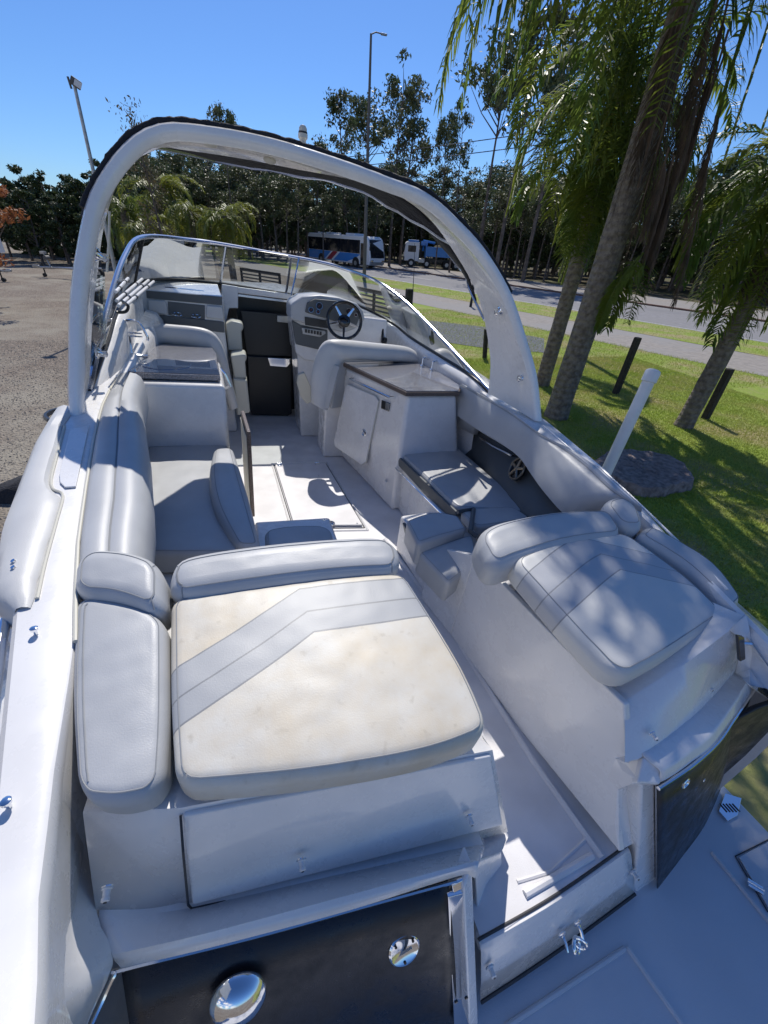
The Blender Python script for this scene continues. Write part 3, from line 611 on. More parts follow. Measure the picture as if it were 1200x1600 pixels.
# small sapling by the road
b0 = Vector(W(735, 480)); t = thing('stub_trunk', 'thin bare young trunk on the road verge seen past the arch', 'trunk', tuple(b0)); MB().tube([(0, 0, 0), (.02, 0, .7), (-.05, 0, 1.5), (.0, .0, 1.7)], [.09, .07, .08, .04], 8).build('stem', M['wooddark'], t, smooth=True); MB().tube([(-.03, 0, .9), (.3, 0, 1.6)], [.05, .03], 6).build('branch', M['wooddark'], t)
# ---- poles
def lampbox(o, c, m='steel'):
    MB().box(c, (.55, .22, .10)).build('lamp_head', M[m], o, bevel=.03)
pb_ = Vector(W(569, 436)); D = pb_.y; tp_ = Vector(WD(577, 52, D)); t = thing('street_lamp', 'very tall dark street lamp pole in front of the bus', 'street lamp', tuple(pb_)); h = tp_.z
MB().tube([(0, 0, 0), (0, 0, h*.5), (0, 0, h)], [.17, .13, .08], 12).build('pole', M['darksteel'], t, smooth=True); MB().tube([(0, 0, h-.03), (.35, 0, h+.12), (.8, 0, h+.10)], .04, 8).build('arm', M['darksteel'], t, smooth=True); MB().box((.95, 0, h+.09), (.45, .2, .10)).build('lamp_head', M['steel'], t, bevel=.03)
pb_ = Vector(W(405, 392)); D = pb_.y; tp_ = Vector(WD(400, 258, D)); t = thing('street_pole', 'thin grey pole beyond the middle windshield pane beside the small white sign', 'pole', tuple(pb_)); MB().tube([(0, 0, 0), (0, 0, tp_.z)], [.16, .09], 10).build('pole', M['steel'], t, smooth=True); MB().tube([(0, 0, tp_.z-.05), (0, 0, tp_.z+.1), (-.5, 0, tp_.z+.2)], .05, 8).build('arm', M['steel'], t)
p0 = Vector(WD(137, 300, 19)); p1_ = Vector(WD(116, 132, 19)); t = thing('floodlight_pole', 'slightly leaning floodlight pole above the left side of the boat', 'light pole', (p0.x+.15, 19, 0))
dd = p1_-Vector((p0.x+.15, 19, 0)); MB().tube([(0, 0, 0), dd], [.075, .045], 10).build('pole', M['steel'], t, smooth=True); MB().box(dd+Vector((.06, -.05, .03)), (.26, .12, .2), Matrix.Rotation(.5, 3, 'Y')).build('floodlight', M['darksteel'], t, bevel=.02); MB().box(dd+Vector((.12, -.12, .0)), (.18, .02, .15), Matrix.Rotation(.5, 3, 'Y')).build('lamp_glass', M['whitepaint'], t); MB().tube([dd-Vector((.1, 0, .1)), dd+Vector((-.12, 0, .15))], .03, 6).build('bracket', M['darksteel'], t)
# overhead wires
for i, (ua, va, ub, vb) in enumerate([(560, 279, 835, 222), (560, 287, 835, 243)]):
    a, c = Vector(WD(-300, va+10+20*i*0, 90)), Vector(WD(1250, vb-110, 26)); a = Vector(WD(300, 262+i*12, 88)); c = Vector(WD(1100, 165+i*24, 32)); m_ = []
    for k in range(33):
        t = k/32; q = a.lerp(c, t); q.z -= 5.2*t*(1-t)*.55; m_.append(q)
    cnt = MB().tube(m_, .035, 4).build('overhead_wire', M['black']); tag(cnt, ['upper', 'lower'][i]+' of the two black wires crossing behind the arch toward the palms', 'wire', 'overhead wires')
# sign by the pole
c = Vector(W(415, 393)); t = thing('roadside_sign', 'small white two-legged sign by the thin grey pole', 'sign', tuple(c)); MB().box((.0, 0, 1.75), (1.7, .05, 1.2)).build('board', M['whitepaint'], t, bevel=.01)
MB().box((-.4, -.03, 1.8), (.35, .01, .35)).box((.25, -.03, 1.95), (.6, .01, .12)).box((.25, -.03, 1.65), (.5, .01, .10)).build('sign_marks', M['darksteel'], t)
for x_ in (-.65, .65): MB().box((x_, .03, .6), (.09, .05, 1.2)).build('leg', M['steel'], t)
# ---- BUS (local: x right side.. length along y, front at y=0 facing -y)
def bus():
    f = Vector(W(598, 421)); t = thing('coach_bus', 'white and blue coach bus with a red diagonal stripe driving on the road', 'bus', tuple(f), 0)
    yaw = math.atan2(rd.y, rd.x)-PI/2+.04; t.rotation_euler = (0, 0, yaw+.06); t.location = (f.x-.9, f.y-.5, 0.0)
    L, Wd, H = 12.0, 2.5, 3.25; w2 = Wd/2
    prof = [(0.10, .38), (-.05, 1.1), (0, 1.5), (.25, 2.6), (.5, 3.05), (.9, H), (L-.5, H), (L, 3.0), (L, .4)]
    bm_ = MB(); bm_.prism([(-w2, y, z) for y, z in prof], (Wd, 0, 0)); body = bm_.build('body', M['whitepaint'], t, bevel=.12, seg=4)
    for sx, nm in ((-w2-.012, 'left'), (w2+.002, 'right')):
        MB().box((sx+.005, L/2+.75, 2.15), (.012, L-1.9, 1.35)).build('window_band', M['busglass'], t, bevel=.004)
        MB().prism([(sx, 4.0, .55), (sx, L-.05, .55), (sx, L-.05, 1.45), (sx, 2.2, 1.45), (sx, 1.6, 1.40), (sx, 2.6, .95)], (.010, 0, 0)).build('blue_livery', M['bluepaint'], t)
        MB().prism([(sx-.004, 6.6, .55), (sx-.004, 8.3, .55), (sx-.004, 7.0, 1.46), (sx-.004, 5.3, 1.46)], (.018, 0, 0)).build('white_stripe', M['whitepaint'], t)
        MB().prism([(sx-.008, 7.0, .55), (sx-.008, 8.0, .55), (sx-.008, 6.7, 1.46), (sx-.008, 5.7, 1.46)], (.026, 0, 0)).build('red_stripe', M['redpaint'], t)
        for k in range(6): MB().box((sx+.004, 1.9+k*1.65, 2.15), (.02, .05, 1.36)).build('window_pillar', M['black'], t)
        for y in (2.4, 9.0):
            MB().cyl((sx-.02, y, .52), (1, 0, 0), .60, .06, 24).build('wheel_arch', M['black'], t)
            wh = MB().cyl((sx-.06 if sx < 0 else sx+.0, y, .48), (1, 0, 0), .47, .10, 24).build('wheel', M['rubber'], t, smooth=True); MB().cyl((sx-.075 if sx < 0 else sx+.03, y, .48), (1, 0, 0), .24, .10, 18).build('rim', M['steel'], wh)
    MB().box((-w2-.008, 1.15, 1.45), (.03, .85, 2.2)).build('passenger_door', M['busglass'], t, bevel=.03)
    MB().prism([(-1.08, -.045, 1.15), (1.08, -.045, 1.15), (1.1, .0, 1.5), (1.1, .255, 2.6), (1.0, .47, 2.95), (-1.0, .47, 2.95), (-1.1, .255, 2.6), (-1.1, 0, 1.5)], (0, -.03, 0)).build('windscreen', M['busglass'], t)
    MB().box((0, .0, .62), (2.3, .12, .25)).build('bumper', M['steel'], t, bevel=.03)
    for s in (-1, 1):
        MB().box((s*.88, -.04, .85), (.4, .08, .2)).build('headlight', M['chrome'], t, bevel=.03)
        mr_ = MB().tube([(s*1.2, .1, 2.6), (s*1.5, -.3, 2.55), (s*1.5, -.3, 2.3)], .03, 6).build('mirror', M['black'], t); MB().box((s*1.5, -.3, 2.1), (.2, .08, .42)).build('mirror_glass', M['black'], mr_, bevel=.02)
    MB().box((0, 4, H+.1), (1.6, 1.6, .22)).box((0, 8, H+.08), (1.5, 1.2, .18)).box((0, 10.5, H+.06), (.7, .7, .16)).build('roof_unit', M['whitepaint'], t, bevel=.06)
bus()
def truck():
    f = Vector(W(630, 416)); t = thing('dump_truck', 'blue tipper truck with white cab on the far side of the road', 'truck', tuple(f), 0)
    yaw = math.atan2(rd.y, rd.x)+PI-.85; t.rotation_euler = (0, 0, yaw+PI/2+.05)
    # local: front toward -x, long along +x, visible side toward -y
    t.rotation_euler = (0, 0, -.30)
    MB().prism([(0, -1.2, .75), (-.08, -1.2, 1.6), (.1, -1.2, 2.85), (.35, -1.2, 3.0), (2.0, -1.2, 3.0), (2.0, -1.2, .75)], (0, 2.4, 0)).build('cab', M['whitepaint'], t, bevel=.08, seg=3)
    MB().box((1.0, -1.205, 2.2), (1.1, .03, .75)).build('side_window', M['busglass'], t, bevel=.02)
    MB().box((-.0, 0, 2.2), (.06, 2.1, .95), Matrix.Rotation(.08, 3, 'Y')).build('windscreen', M['busglass'], t)
    MB().box((-.02, 0, 1.0), (.2, 2.4, .5)).build('bumper', M['darksteel'], t, bevel=.04)
    MB().box((1.2, 0, 3.1), (1.4, 2.2, .25)).build('sun_visor', M['bluepaint'], t, bevel=.05)
    MB().box((4.9, 0, .95), (6.6, .9, .3)).build('chassis', M['black'], t)
    bd = MB(); bd.box((5.7, -1.2, 1.95), (5.6, .08, 1.1)).box((5.7, 1.2, 1.95), (5.6, .08, 1.1)).box((5.7, 0, 1.45), (5.6, 2.4, .10)).box((2.95, 0, 2.1), (.1, 2.4, 1.7)).box((8.5, 0, 1.95), (.08, 2.4, 1.1))
    for k in range(7): bd.box((3.2+k*.85, -1.26, 1.95), (.08, .06, 1.1))
    bd.box((5.7, -1.25, 2.5), (5.6, .1, .1)).build('tipper_body', M['bluepaint'], t, bevel=.01)
    MB().tube([(2.6, 0, 2.0), (2.6, 0, 3.2), (4.2, .3, 3.0)], .16, 8).box((2.7, 0, 2.9), (.9, 1.2, .5)).build('crane_arm', M['bluepaint'], t)
    ld = MB(); ld.ball((5.6, 0, 2.45), .8, 14, (2.2, 1.2, .55)); ld.build('load', M['dirt'], t, smooth=True)
    for x_ in (1.0, 3.2, 6.0, 7.3):
        for y in (-1.22, .95): wh = MB().cyl((x_, y, .52), (0, 1, 0), .52, .28, 22).build('wheel', M['rubber'], t, smooth=True); MB().cyl((x_, y-.01 if y < 0 else y+.02, .52), (0, 1, 0), .25, .28, 16).build('rim', M['steel'], wh)
    MB().box((2.4, -1.15, .85), (.9, .3, .5)).build('fuel_tank', M['steel'], t, bevel=.06)
    MB().tube([(.0, -1.2, 2.6), (-.2, -1.5, 2.55)], .03, 6).box((-.2, -1.5, 2.2), (.08, .2, .6)).build('mirror', M['black'], t)
truck()
# ---- trailers at the left
def trailer(label, base, yaw, boatbow=False):
    t = thing('boat_trailer', label, 'trailer', base, yaw)
    fr = MB(); fr.tube([(0, 0, .5), (1.6, .0, .55), (3.6, .75, .6)], .055, 6).tube([(1.6, 0, .55), (3.6, -.75, .6)], .055, 6).tube([(3.0, -.6, .6), (3.0, .6, .6)], .05, 6); fr.build('frame', M['steel'], t)
    wp = MB().tube([(.9, 0, .55), (.75, 0, 1.25)], .045, 6).box((.72, 0, 1.3), (.25, .25, .14)).build('winch_post', M['steel'], t)
    MB().cyl((.85, -.16, 1.05), (0, 1, 0), .12, .32, 14).build('winch_drum', M['darksteel'], wp)
    MB().box((0, 0, .55), (.4, .14, .14)).build('coupler', M['steel'], t, bevel=.03)
    MB().tube([(.35, .1, .75), (.35, .1, .1)], .04, 6).cyl((.30, .02, .1), (0, 1, 0), .1, .14, 12).build('jockey_wheel', M['rubber'], t)
    for s in (-1, 1): w_ = MB().cyl((3.2, s*.95-.1, .32), (0, 1, 0), .32, .2, 18).build('wheel', M['rubber'], t, smooth=True); MB().cyl((3.2, s*.95-.11, .32), (0, 1, 0), .17, .22, 14).build('rim', M['steel'], w_)
    return t
tb = W(62, 432); trailer('empty galvanised boat trailer with its winch post at the far edge of the yard', (tb[0], tb[1], 0), -.35)
tb = W(8, 440); trailer('boat trailer cut off by the left edge, below a white bow', (tb[0]+.3, tb[1], 0), 3.0)
t = thing('white_boat', 'pointed white bow of a boat resting at the left edge of the yard', 'boat', (W(12, 436)[0]+.5, W(12, 436)[1]+.2, 0)); sec = []
for k in range(14):
    s = k/13; w_ = 1.1*math.sqrt(max(1e-4, s)); x_ = -.2-s*4; sec.append([(x_, -w_, 1.95-.25*s), (x_, -w_*.8, 1.3-.3*s), (x_, 0, 1.7-1.1*min(1, s*2.2)), (x_, w_*.8, 1.3-.3*s), (x_, w_, 1.95-.25*s)])
MB().loft(sec).build('hull', M['gel'], t, smooth=True)
MB().loft([[(q[0][0], q[0][1], q[0][2]), (q[0][0], 0, q[0][2]+.12), (q[4][0], q[4][1], q[4][2])] for q in sec]).build('foredeck', M['gel'], t, smooth=True)
# trailer under the boat: fender at the port side
t = thing('carrying_trailer', 'trailer under the motorboat, black mudguard showing beside the hull', 'trailer', (.5, 2.6, 0))
fr = MB()
for s in (-1, 1): fr.box((s*.9, 0, .42), (.12, 6.4, .14))
for y in (-2.4, -1, .4, 1.8): fr.box((0, y, .42), (1.9, .10, .10))
fr.build('frame', M['steel'], t)
for s in (-1, 1):
    for y in (-.4, .5):
        w_ = MB().cyl((s*1.30-.11, y, .36), (1, 0, 0), .36, .22, 22).build('wheel', M['rubber'], t, smooth=True); MB().cyl((s*1.30-.12, y, .36), (1, 0, 0), .2, .24, 16).build('rim', M['steel'], w_)
for sg in (-1, 1):
    b = MB(); rows = []
    for q in range(9): a_ = PI*q/8; rows.append([(sg*1.18, .05-.98*math.cos(a_), .42+.40*math.sin(a_)**.5), (sg*1.46, .05-.98*math.cos(a_), .42+.40*math.sin(a_)**.5), (sg*1.46, .05-.98*math.cos(a_), .38+.34*math.sin(a_)**.5)])
    b.loft(rows).build('mudguard', M['black'], t, smooth=True, solid=.012)
# crumpled black tarpaulin on the gravel, mostly hidden behind the hull
c = Vector(W(36, 768)); t = thing('tarpaulin', 'crumpled black tarpaulin lying on the gravel beside the left side of the hull', 'tarpaulin', tuple(c)); rows = []; r = random.Random(9)
for q in range(9):
    a_ = q/8; hw = .30+.25*a_; h_ = (.04+.22*math.sin(PI*a_)**.6)
    rows.append([(-.35+1.3*a_, -hw+r.uniform(-.06, .06), .0), (-.35+1.3*a_+r.uniform(-.03, .03), -hw*.7, h_*r.uniform(.6, 1)), (-.35+1.3*a_, -hw*.2, h_*r.uniform(.8, 1.2)), (-.35+1.3*a_, hw*.4, h_*r.uniform(.7, 1.1)), (-.35+1.3*a_, hw+r.uniform(-.06, .06), 0)])
MB().loft(rows).build('cloth', M['canvas'], t, smooth=True, angle=70)
# ================================================================== THE BOAT
Rb = Matrix([list(map(float, r)) for r in (RW@MB_.T)]).to_4x4()
boat = thing('motorboat', 'white sport cruiser seen from its stern, with radar arch, sunpads and grey vinyl cockpit seats', 'motorboat')
boat.matrix_world = Matrix.Translation(Vector((0, 0, HW)) - Rb.to_3x3()@Vector((0, 0, HB))) @ Rb
bt = boat
CX = .59
def SH(y):
    return .66+.22*min(1, max(0, (y-.3)/1.9)) if y < 2.2 else .88+(y-2.2)*.07
def BS(u, v, off=0.0):
    z = .8
    for k in range(40):
        p = B(u, v, z); z = .5*z+.5*(SH(p[1])+off)
    return B(u, v, z)
def interp(tab, y):
    for (a, p), (b, q) in zip(tab, tab[1:]):
        if y <= b: break
    t = min(1, max(0, (y-a)/(b-a))); return p+(q-p)*t
outP = [(.0, -.42), (.5, -.46), (1.05, -.60), (1.4, -.69), (1.96, -.77), (2.3, -.79), (3.2, -.82), (4.6, -.80), (5.6, -.62), (6.6, -.22), (7.4, .22), (7.9, .59)]
outS = [(.0, 1.60), (.5, 1.65), (.95, 1.72), (1.25, 1.80), (1.62, 1.88), (2.23, 1.92), (3.2, 1.97), (4.6, 1.94), (5.6, 1.78), (6.6, 1.38), (7.4, .96), (7.9, .59)]
# ---- hull: rub rail, topsides, chine, bottom
sec = []
for y in [.43, .8, 1.2, 1.6, 2, 2.5, 3.2, 4, 4.6, 5.2, 5.8, 6.4, 7, 7.5, 7.9]:
    xp, xs, z = interp(outP, y), interp(outS, y), SH(y); k = max(0, (y-4)/3.9)**2*.5
    c = CX
    def q(x, f): return c+(x-c)*f
    wp = c-max(c-xp+.035*(1-k), 1.33 if y < 3.5 else 0); wq = c+max(xs-c+.035*(1-k), 1.33 if y < 3.5 else 0)
    sec.append([(xp, y, z-.02), (xp-.004, y, z-.13), (wp+.02, y, z-.20), (wp, y, z-.26), (q(wp, .985-k*.3), y, z-.6), (q(wp, .88-k*.6), y, -.45+k*.5), (c, y, -.85+k*1.2),
                (q(wq, .88-k*.6), y, -.45+k*.5), (q(wq, .985-k*.3), y, z-.6), (wq, y, z-.26), (wq, y, z-.19), (xs+(wq-xs)*.5, y, z-.07), (xs, y, z-.02)])
hull = MB().loft(sec).build('hull', M['gel'], bt, smooth=True)
for tab, sgn in ((outP, -1), (outS, 1)):
    MB().tube([(CX+sgn*(max(abs(interp(tab, y)-CX)+.037, 1.332 if y < 3.5 else 0)), y, SH(y)-.225) for y in np.linspace(-.08 if sgn < 0 else .46, 5.0, 40)], .018, 6).build('rub_rail', M['alloy'], hull, smooth=True)
MB().loft([[(interp(outP, y), y, SH(y)-.02), (interp(outP, y)-.004, y, SH(y)-.13), (CX-1.31, y, SH(y)-.20), (CX-1.33, y, SH(y)-.26), (CX-1.31, y, .06), (CX-1.17, y, -.45)] for y in (-.1, .15, .43)]).build('hull_quarter', M['gel'], bt, smooth=True)
# ---- cockpit sole
MB().prism([(-.62, .6, 0), (.56, .6, 0), (.56, .262, 0), (1.125, .335, 0), (1.125, .7, 0), (1.95, .7, 0), (1.95, 5.3, 0), (-.75, 5.3, 0)], (0, 0, -.05)).build('cockpit_floor', M['gelfloor'], bt)
h4 = [B(429, 727, .005), B(509, 725, .005), B(568, 823, .005), B(459, 824, .005)]
hc = [sum(p[i] for p in h4)/4 for i in range(3)]
def grow(P, k, dz=0):
    c = Vector([sum(p[i] for p in P)/len(P) for i in range(3)])
    return [tuple(c+(Vector(p)-c)*k+Vector((0, 0, dz))) for p in P]
def scale_in(P, d, dz=0):
    c = Vector([sum(p[i] for p in P)/len(P) for i in range(3)]); o = []
    for p in P:
        v = Vector(p)-c; L = v.length; o.append(tuple(c+v*((L-d)/L)+Vector((0, 0, dz))))
    return o
hatch = MB().prism(scale_in(h4, .012), (0, 0, .012)).build('floor_hatch', M['gelfloor'], bt, bevel=.004)
r4 = scale_in(h4, -.012, -.003)
b = MB()
for i in range(4): b.tube([r4[i], r4[(i+1) % 4]], .0035, 5)
b.build('hatch_gasket', M['seam'], hatch)
r5 = scale_in(h4, -.05, -.004)
b = MB()
for i in range(4): b.tube([r5[i], r5[(i+1) % 4]], .007, 6)
b.build('moulded_rim', M['gel'], hatch, smooth=True)
for u, v in ((437, 726), (495, 724)):
    c = B(u, v, .02); MB().box(c, (.04, .06, .008)).cyl((c[0]-.02, c[1]+.01, c[2]+.004), (1, 0, 0), .007, .04, 8).build('hinge', M['chrome'], hatch, bevel=.002)
c = B(516, 818, .017)
MB().lathe(c, (0, 0, 1), [(.034, 0), (.034, .004), (.026, .006), (.02, .002)], 24).box((c[0], c[1], c[2]+.006), (.045, .012, .006)).build('latch', M['chrome'], hatch, smooth=True)
for u, v in ((498, 744), (502, 751), (558, 818)):
    MB().cyl(B(u, v, .017), (0, 0, 1), .006, .003, 10).build('screw', M['chrome'], hatch)
# ---- aft walkway mouldings
ln = [B(604, 842, .004), B(700, 971, .004), B(837, 1187, .004), B(945, 1337, .004)]
b = MB(); b.tube([(p[0]-.012, p[1], .002) for p in ln], .013, 8); b.build('moulded_rib', M['gelfloor'], bt, smooth=True)
b = MB(); b.tube([B(808, 1378, .0), B(860, 1362, .0), B(914, 1313, 0), B(912, 1305, 0)], .006, 6); b.build('moulded_rib', M['gelfloor'], bt, smooth=True)
MB().tube([B(820, 1398, .002), B(925, 1337, .002)], .012, 8).build('moulded_rib', M['gelfloor'], bt, smooth=True)
# ---- gunwale decks
def deck(name, tab, inner, sgn):
    ys = list(np.linspace(.0 if sgn < 0 else .40, 3.2, 33)); sec = []
    for y in ys:
        xo = interp(tab, y); xi = interp(inner, y); z = SH(y)
        sec.append([(xo, y, z-.05), (xo, y, z-.012), (xo-sgn*.012, y, z), (xi+sgn*.02, y, z+.004), (xi+sgn*.005, y, z-.004), (xi, y, z-.02), (xi, y, z-.05), (xi+sgn*.01, y, z-(.3 if sgn < 0 else .07))])
    return MB().loft(sec).build(name, M['gel'], bt, smooth=True)
inP = [(.0, -.27), (.26, -.31), (.35, -.345), (.48, -.365), (.60, -.385), (.88, -.42), (1.05, -.46), (1.29, -.51), (1.61, -.56), (1.96, -.61), (2.34, -.655), (3.2, -.70)]
inS = [(.0, 1.44), (.3, 1.49), (.5, 1.60), (.8, 1.66), (1.3, 1.75), (1.68, 1.80), (2.0, 1.70), (2.3, 1.70), (2.7, 1.71), (3.2, 1.74)]
dkp = deck('port_side_deck', outP, inP, -1); dkp['label'] = 'white moulded gunwale deck on the left side'
dks = deck('starboard_side_deck', outS, inS, 1)
dkp.name = 'side_deck'; dks.name = 'side_deck'
# outboard vinyl / lid on the port gunwale, its groove and inset pad
oc = [BS(*p, .0) for p in [(100, 668), (84, 735), (80, 752), (84, 766), (98, 775)]]
grv = smooth_path([BS(u, v, .006) for u, v in [(101, 665), (88, 715), (80, 748), (83, 764), (98, 774), (88, 815), (70, 880), (58, 935)]], 6)
MB().tube(grv, .005, 6).build('groove_bead', M['creamplastic'], dkp, smooth=True)
sc = []
for y in np.linspace(1.03, 2.28, 26):
    xo = interp(outP, y)-.045; t = (y-1.03)/1.25; e = .42+.58*min(1, math.sqrt(max(0, 1-(1-min(1, t/.09))**2)))
    gx = sorted([(abs(g.y-y), g.x) for g in grv])[0][1]-.006
    z = SH(y); wv = (gx-xo)*e+.001; x1 = gx; x0 = gx-wv
    sc.append([(x0-.004*e, y, z-.10), (x0-.012*e, y, z-.05), (x0-.006*e, y, z-.012), (x0+wv*.18, y, z+.014*e), (x0+wv*.5, y, z+.024*e), (x0+wv*.85, y, z+.018*e), (x1, y, z+.004)])
cv = MB().loft(sc).build('gunwale_cover', M['vinylwhite'], bt, smooth=True); cv['label'] = 'soft white vinyl cover over the left gunwale edge'
for u, v in ((23, 878), (23, 888)): MB().cyl(BS(u, v, .02), (-.4, -.3, 1), .006, .008, 10).build('snap_stud', M['chrome'], cv, smooth=True)
ip = [BS(*p, .006) for p in [(110, 672), (140, 666), (119, 762), (102, 763), (94, 755), (93, 742)]]
MB().prism(ip, (0, 0, .006)).build('inset_panel', M['gel'], dkp, bevel=.003)
for i, (u, v) in enumerate([(56, 990), (14, 1260)]):
    c = BS(u, v, .004); MB().lathe(c, (0, 0, 1), [(.005, 0), (.005, .012), (.009, .013), (.009, .019), (.005, .021)], 12).build('snap_stud', M['chrome'], bt, smooth=True)
# starboard gunwale long ridge
b = MB(); b.tube([(interp(inS, y)+.05 if y < 1.7 else interp(outS, y)-.09, y, SH(y)+.004) for y in np.linspace(.75, 2.15, 20)], .006, 6); b.build('moulded_ridge', M['gel'], dks, smooth=True)
# cleat chrome on the port quarter
p0 = B(-4, 1080, .62); p1 = B(10, 975, .66)
ax = Vector(p1)-Vector(p0)
cl = MB().tube([Vector(p0)-ax*.25, Vector(p0)+Vector((0, 0, .02)), Vector(p0)+ax*.5+Vector((.0, 0, .03)), Vector(p1)+Vector((0, 0, .012)), Vector(p1)+ax*.06], [.006, .015, .018, .014, .004], 12)
for t in (.3, .7): cl.cyl(Vector(p0)+ax*t-Vector((0, 0, .03)), (0, 0, 1), .011, .05, 10)
cl.build('mooring_cleat', M['chrome'], bt, smooth=True)
# ---- port coaming inner wall aft (between deck edge and corner cushion) and transom ledge
def wallstrip(name, top, bot, m, rows=4, bev=0.0, parent=None):
    T_, B_ = resample(smooth_path(top, 6), 24), resample(smooth_path(bot, 6), 24)
    return MB().loft([[T_[i].lerp(B_[i], j/rows) for j in range(rows+1)] for i in range(24)]).build(name, m, parent or bt, smooth=True)
ZL = .36      # transom ledge
lt = [BY(153, 1433, .45), BY(295, 1418, .45), BY(500, 1370, .42), BY(735, 1322, .40)]
cw_t = [(-.458, 1.05, .735), (-.422, .88, .72), (-.388, .6, .69), (-.368, .48, .675), (-.348, .35, .66), (-.312, .2, .648), (-.272, .02, .63)]
cw_b = [(-.40, 1.0, .60), (-.365, .80, .50), (-.352, .62, .42), B(140, 1320, .40), BY(153, 1434, .452), B(178, 1497, .352), B(136, 1602, .31), B(60, 1800, .28)]
T_, B_ = resample(smooth_path(cw_t, 8), 40), resample(smooth_path(cw_b, 8), 40)
MB().loft([[T_[k]+Vector((-.004, 0, .0)), T_[k].lerp(B_[k], .12)+Vector((0, 0, -.02)), T_[k].lerp(B_[k], .35)+Vector((-.012, 0, -.035)), T_[k].lerp(B_[k], .6)+Vector((-.012, 0, -.045)), T_[k].lerp(B_[k], .85)+Vector((-.004, 0, -.02)), B_[k]] for k in range(40)]).build('coaming_wall', M['gel'], bt, smooth=True, angle=180)
# ---- sunpad plinth (port) with locker lid face
AF = .50
pl = MB()
def lerp3(a, b, t): return tuple(a[i]+(b[i]-a[i])*t for i in range(3))
fa = [B(130, 1270, .59), B(281, 1262, .585), B(768, 1172, .56)]
bo = [BY(153, 1440, .455), BY(296, 1422, .455), BY(792, 1300, .455)]
pl.loft([[p, q] for p, q in zip(fa, bo)])
fa2 = [(p[0], p[1]+.03, p[2]-.004) for p in fa]
fw_ = [(-.36, 1.0, .585), (-.2, 1.15, .585), (.47, 1.12, .585)]
pl.loft([[p, r_, (r_[0], r_[1]+.04, .565), q] for p, r_, q in zip(fa, fa2, fw_)])
pl.loft([[fa[2], fw_[2]], [bo[2], (.47, 1.12, 0)]])
pl.loft([[fw_[0], fw_[1], fw_[2]], [(-.36, 1.0, 0), (-.2, 1.15, 0), (.47, 1.12, 0)]])
pl.build('sunpad_base', M['gel'], bt, smooth=True, solid=.006)
lid = MB().prism([BY(285, 1275, fa[1][1]-.012), BY(768, 1182, fa[2][1]-.012), BY(786, 1290, .444), BY(300, 1416, .444)], (0, .012, 0)).build('locker_lid', M['gel'], bt, bevel=.006, seg=3)
b = MB(); b.tube([BY(282, 1274, fa[1][1]-.008), BY(286, 1330, .468), BY(294, 1414, .450), BY(300, 1420, .448), BY(600, 1352, .446)], .0028, 6); b.build('lid_gasket', M['seam'], lid, smooth=True)
def drain(u, v, y, parent, ax=(0, -1, -.15), k=1.0):
    c = BY(u, v, y); d = Vector(ax).normalized()
    o = MB().lathe(c, ax, [(.013*k, 0), (.013*k, .006*k), (.009*k, .008*k), (.008*k, .022*k), (.010*k, .023*k), (.010*k, .030*k), (.005*k, .032*k)], 18).build('snap_stud', M['whitepaint'], parent, smooth=True)
    MB().cyl(Vector(c)+d*.0325*k, ax, .0045*k, .001, 10).build('stud_socket', M['black'], o)
    MB().cyl(Vector(c)-d*.0*k, ax, .016*k, .002, 16).build('stud_washer', M['chrome'], o)
drain(168, 1385, .455, bt, k=.75); drain(471, 1342, .45, lid, k=.75); drain(732, 1274, .45, lid, k=.75)
# transom ledge sweep: from inner corner round to walkway
ledge_in = [BY(153, 1436, .452), BY(296, 1420, .45), BY(500, 1374, .44), BY(735, 1323, .43), BY(757, 1325, .43)]
ledge_out = [B(178, 1497, .355), B(330, 1462, .345), B(540, 1405, .33), B(735, 1352, .32), B(748, 1350, .32)]
rim_lo = [B(190, 1512, .335), B(335, 1478, .325), B(545, 1422, .31), B(722, 1366, .295), B(742, 1372, .29)]
Lq = [resample(smooth_path(q, 6), 30) for q in (ledge_in, ledge_out, rim_lo)]
MB().loft([[Lq[0][i]+Vector((0, .06, .012)), Lq[0][i], Lq[0][i].lerp(Lq[1][i], .5)+Vector((0, 0, .004)), Lq[1][i].lerp(Lq[0][i], .08)+Vector((0, 0, .004)), Lq[1][i]-Vector((0, 0, .008)), Lq[2][i]] for i in range(30)]).build('transom_ledge', M['gel'], bt, smooth=True, solid=.004)
# black transom panel with white frame and chrome
pt = [B(178, 1500, .350), B(196, 1512, .33)]
tp = [B(190, 1516, .325), B(400, 1462, .31), B(560, 1418, .30), B(700, 1376, .29)]
bt2 = [(-.26, .13, -.25), (.0, .19, -.26), (.25, .195, -.27), BY(712, 1604, .17)]
A_ = resample(smooth_path(tp, 6), 24); B2 = resample(smooth_path([tuple(q) for q in bt2], 6), 24)
panel = MB().loft([[A_[i].lerp(B2[i], j/6)+Vector((0, -.02*math.sin(PI*j/6), 0)) for j in range(7)] for i in range(24)]).build('transom_panel', M['navy'], bt, smooth=True, solid=.004); panel['label'] = 'dark textured stern panel under the large sunpad'
b = MB(); b.tube([Vector(p)+Vector((0, -.006, -.002)) for p in smooth_path([B(140, 1604, .28), B(160, 1560, .30), B(181, 1515, .335), B(196, 1507, .335)]+[B(400, 1457, .315), B(560, 1413, .305), B(712, 1372, .29)], 6)], .0045, 6)
b.build('chrome_trim', M['chrome'], panel, smooth=True)
b = MB(); b.prism([B(706, 1384, .285), B(733, 1370, .285), B(729, 1392, .255), B(709, 1400, .255)], (0, .02, 0)); b.build('corner_bracket', M['chrome'], panel, bevel=.003)
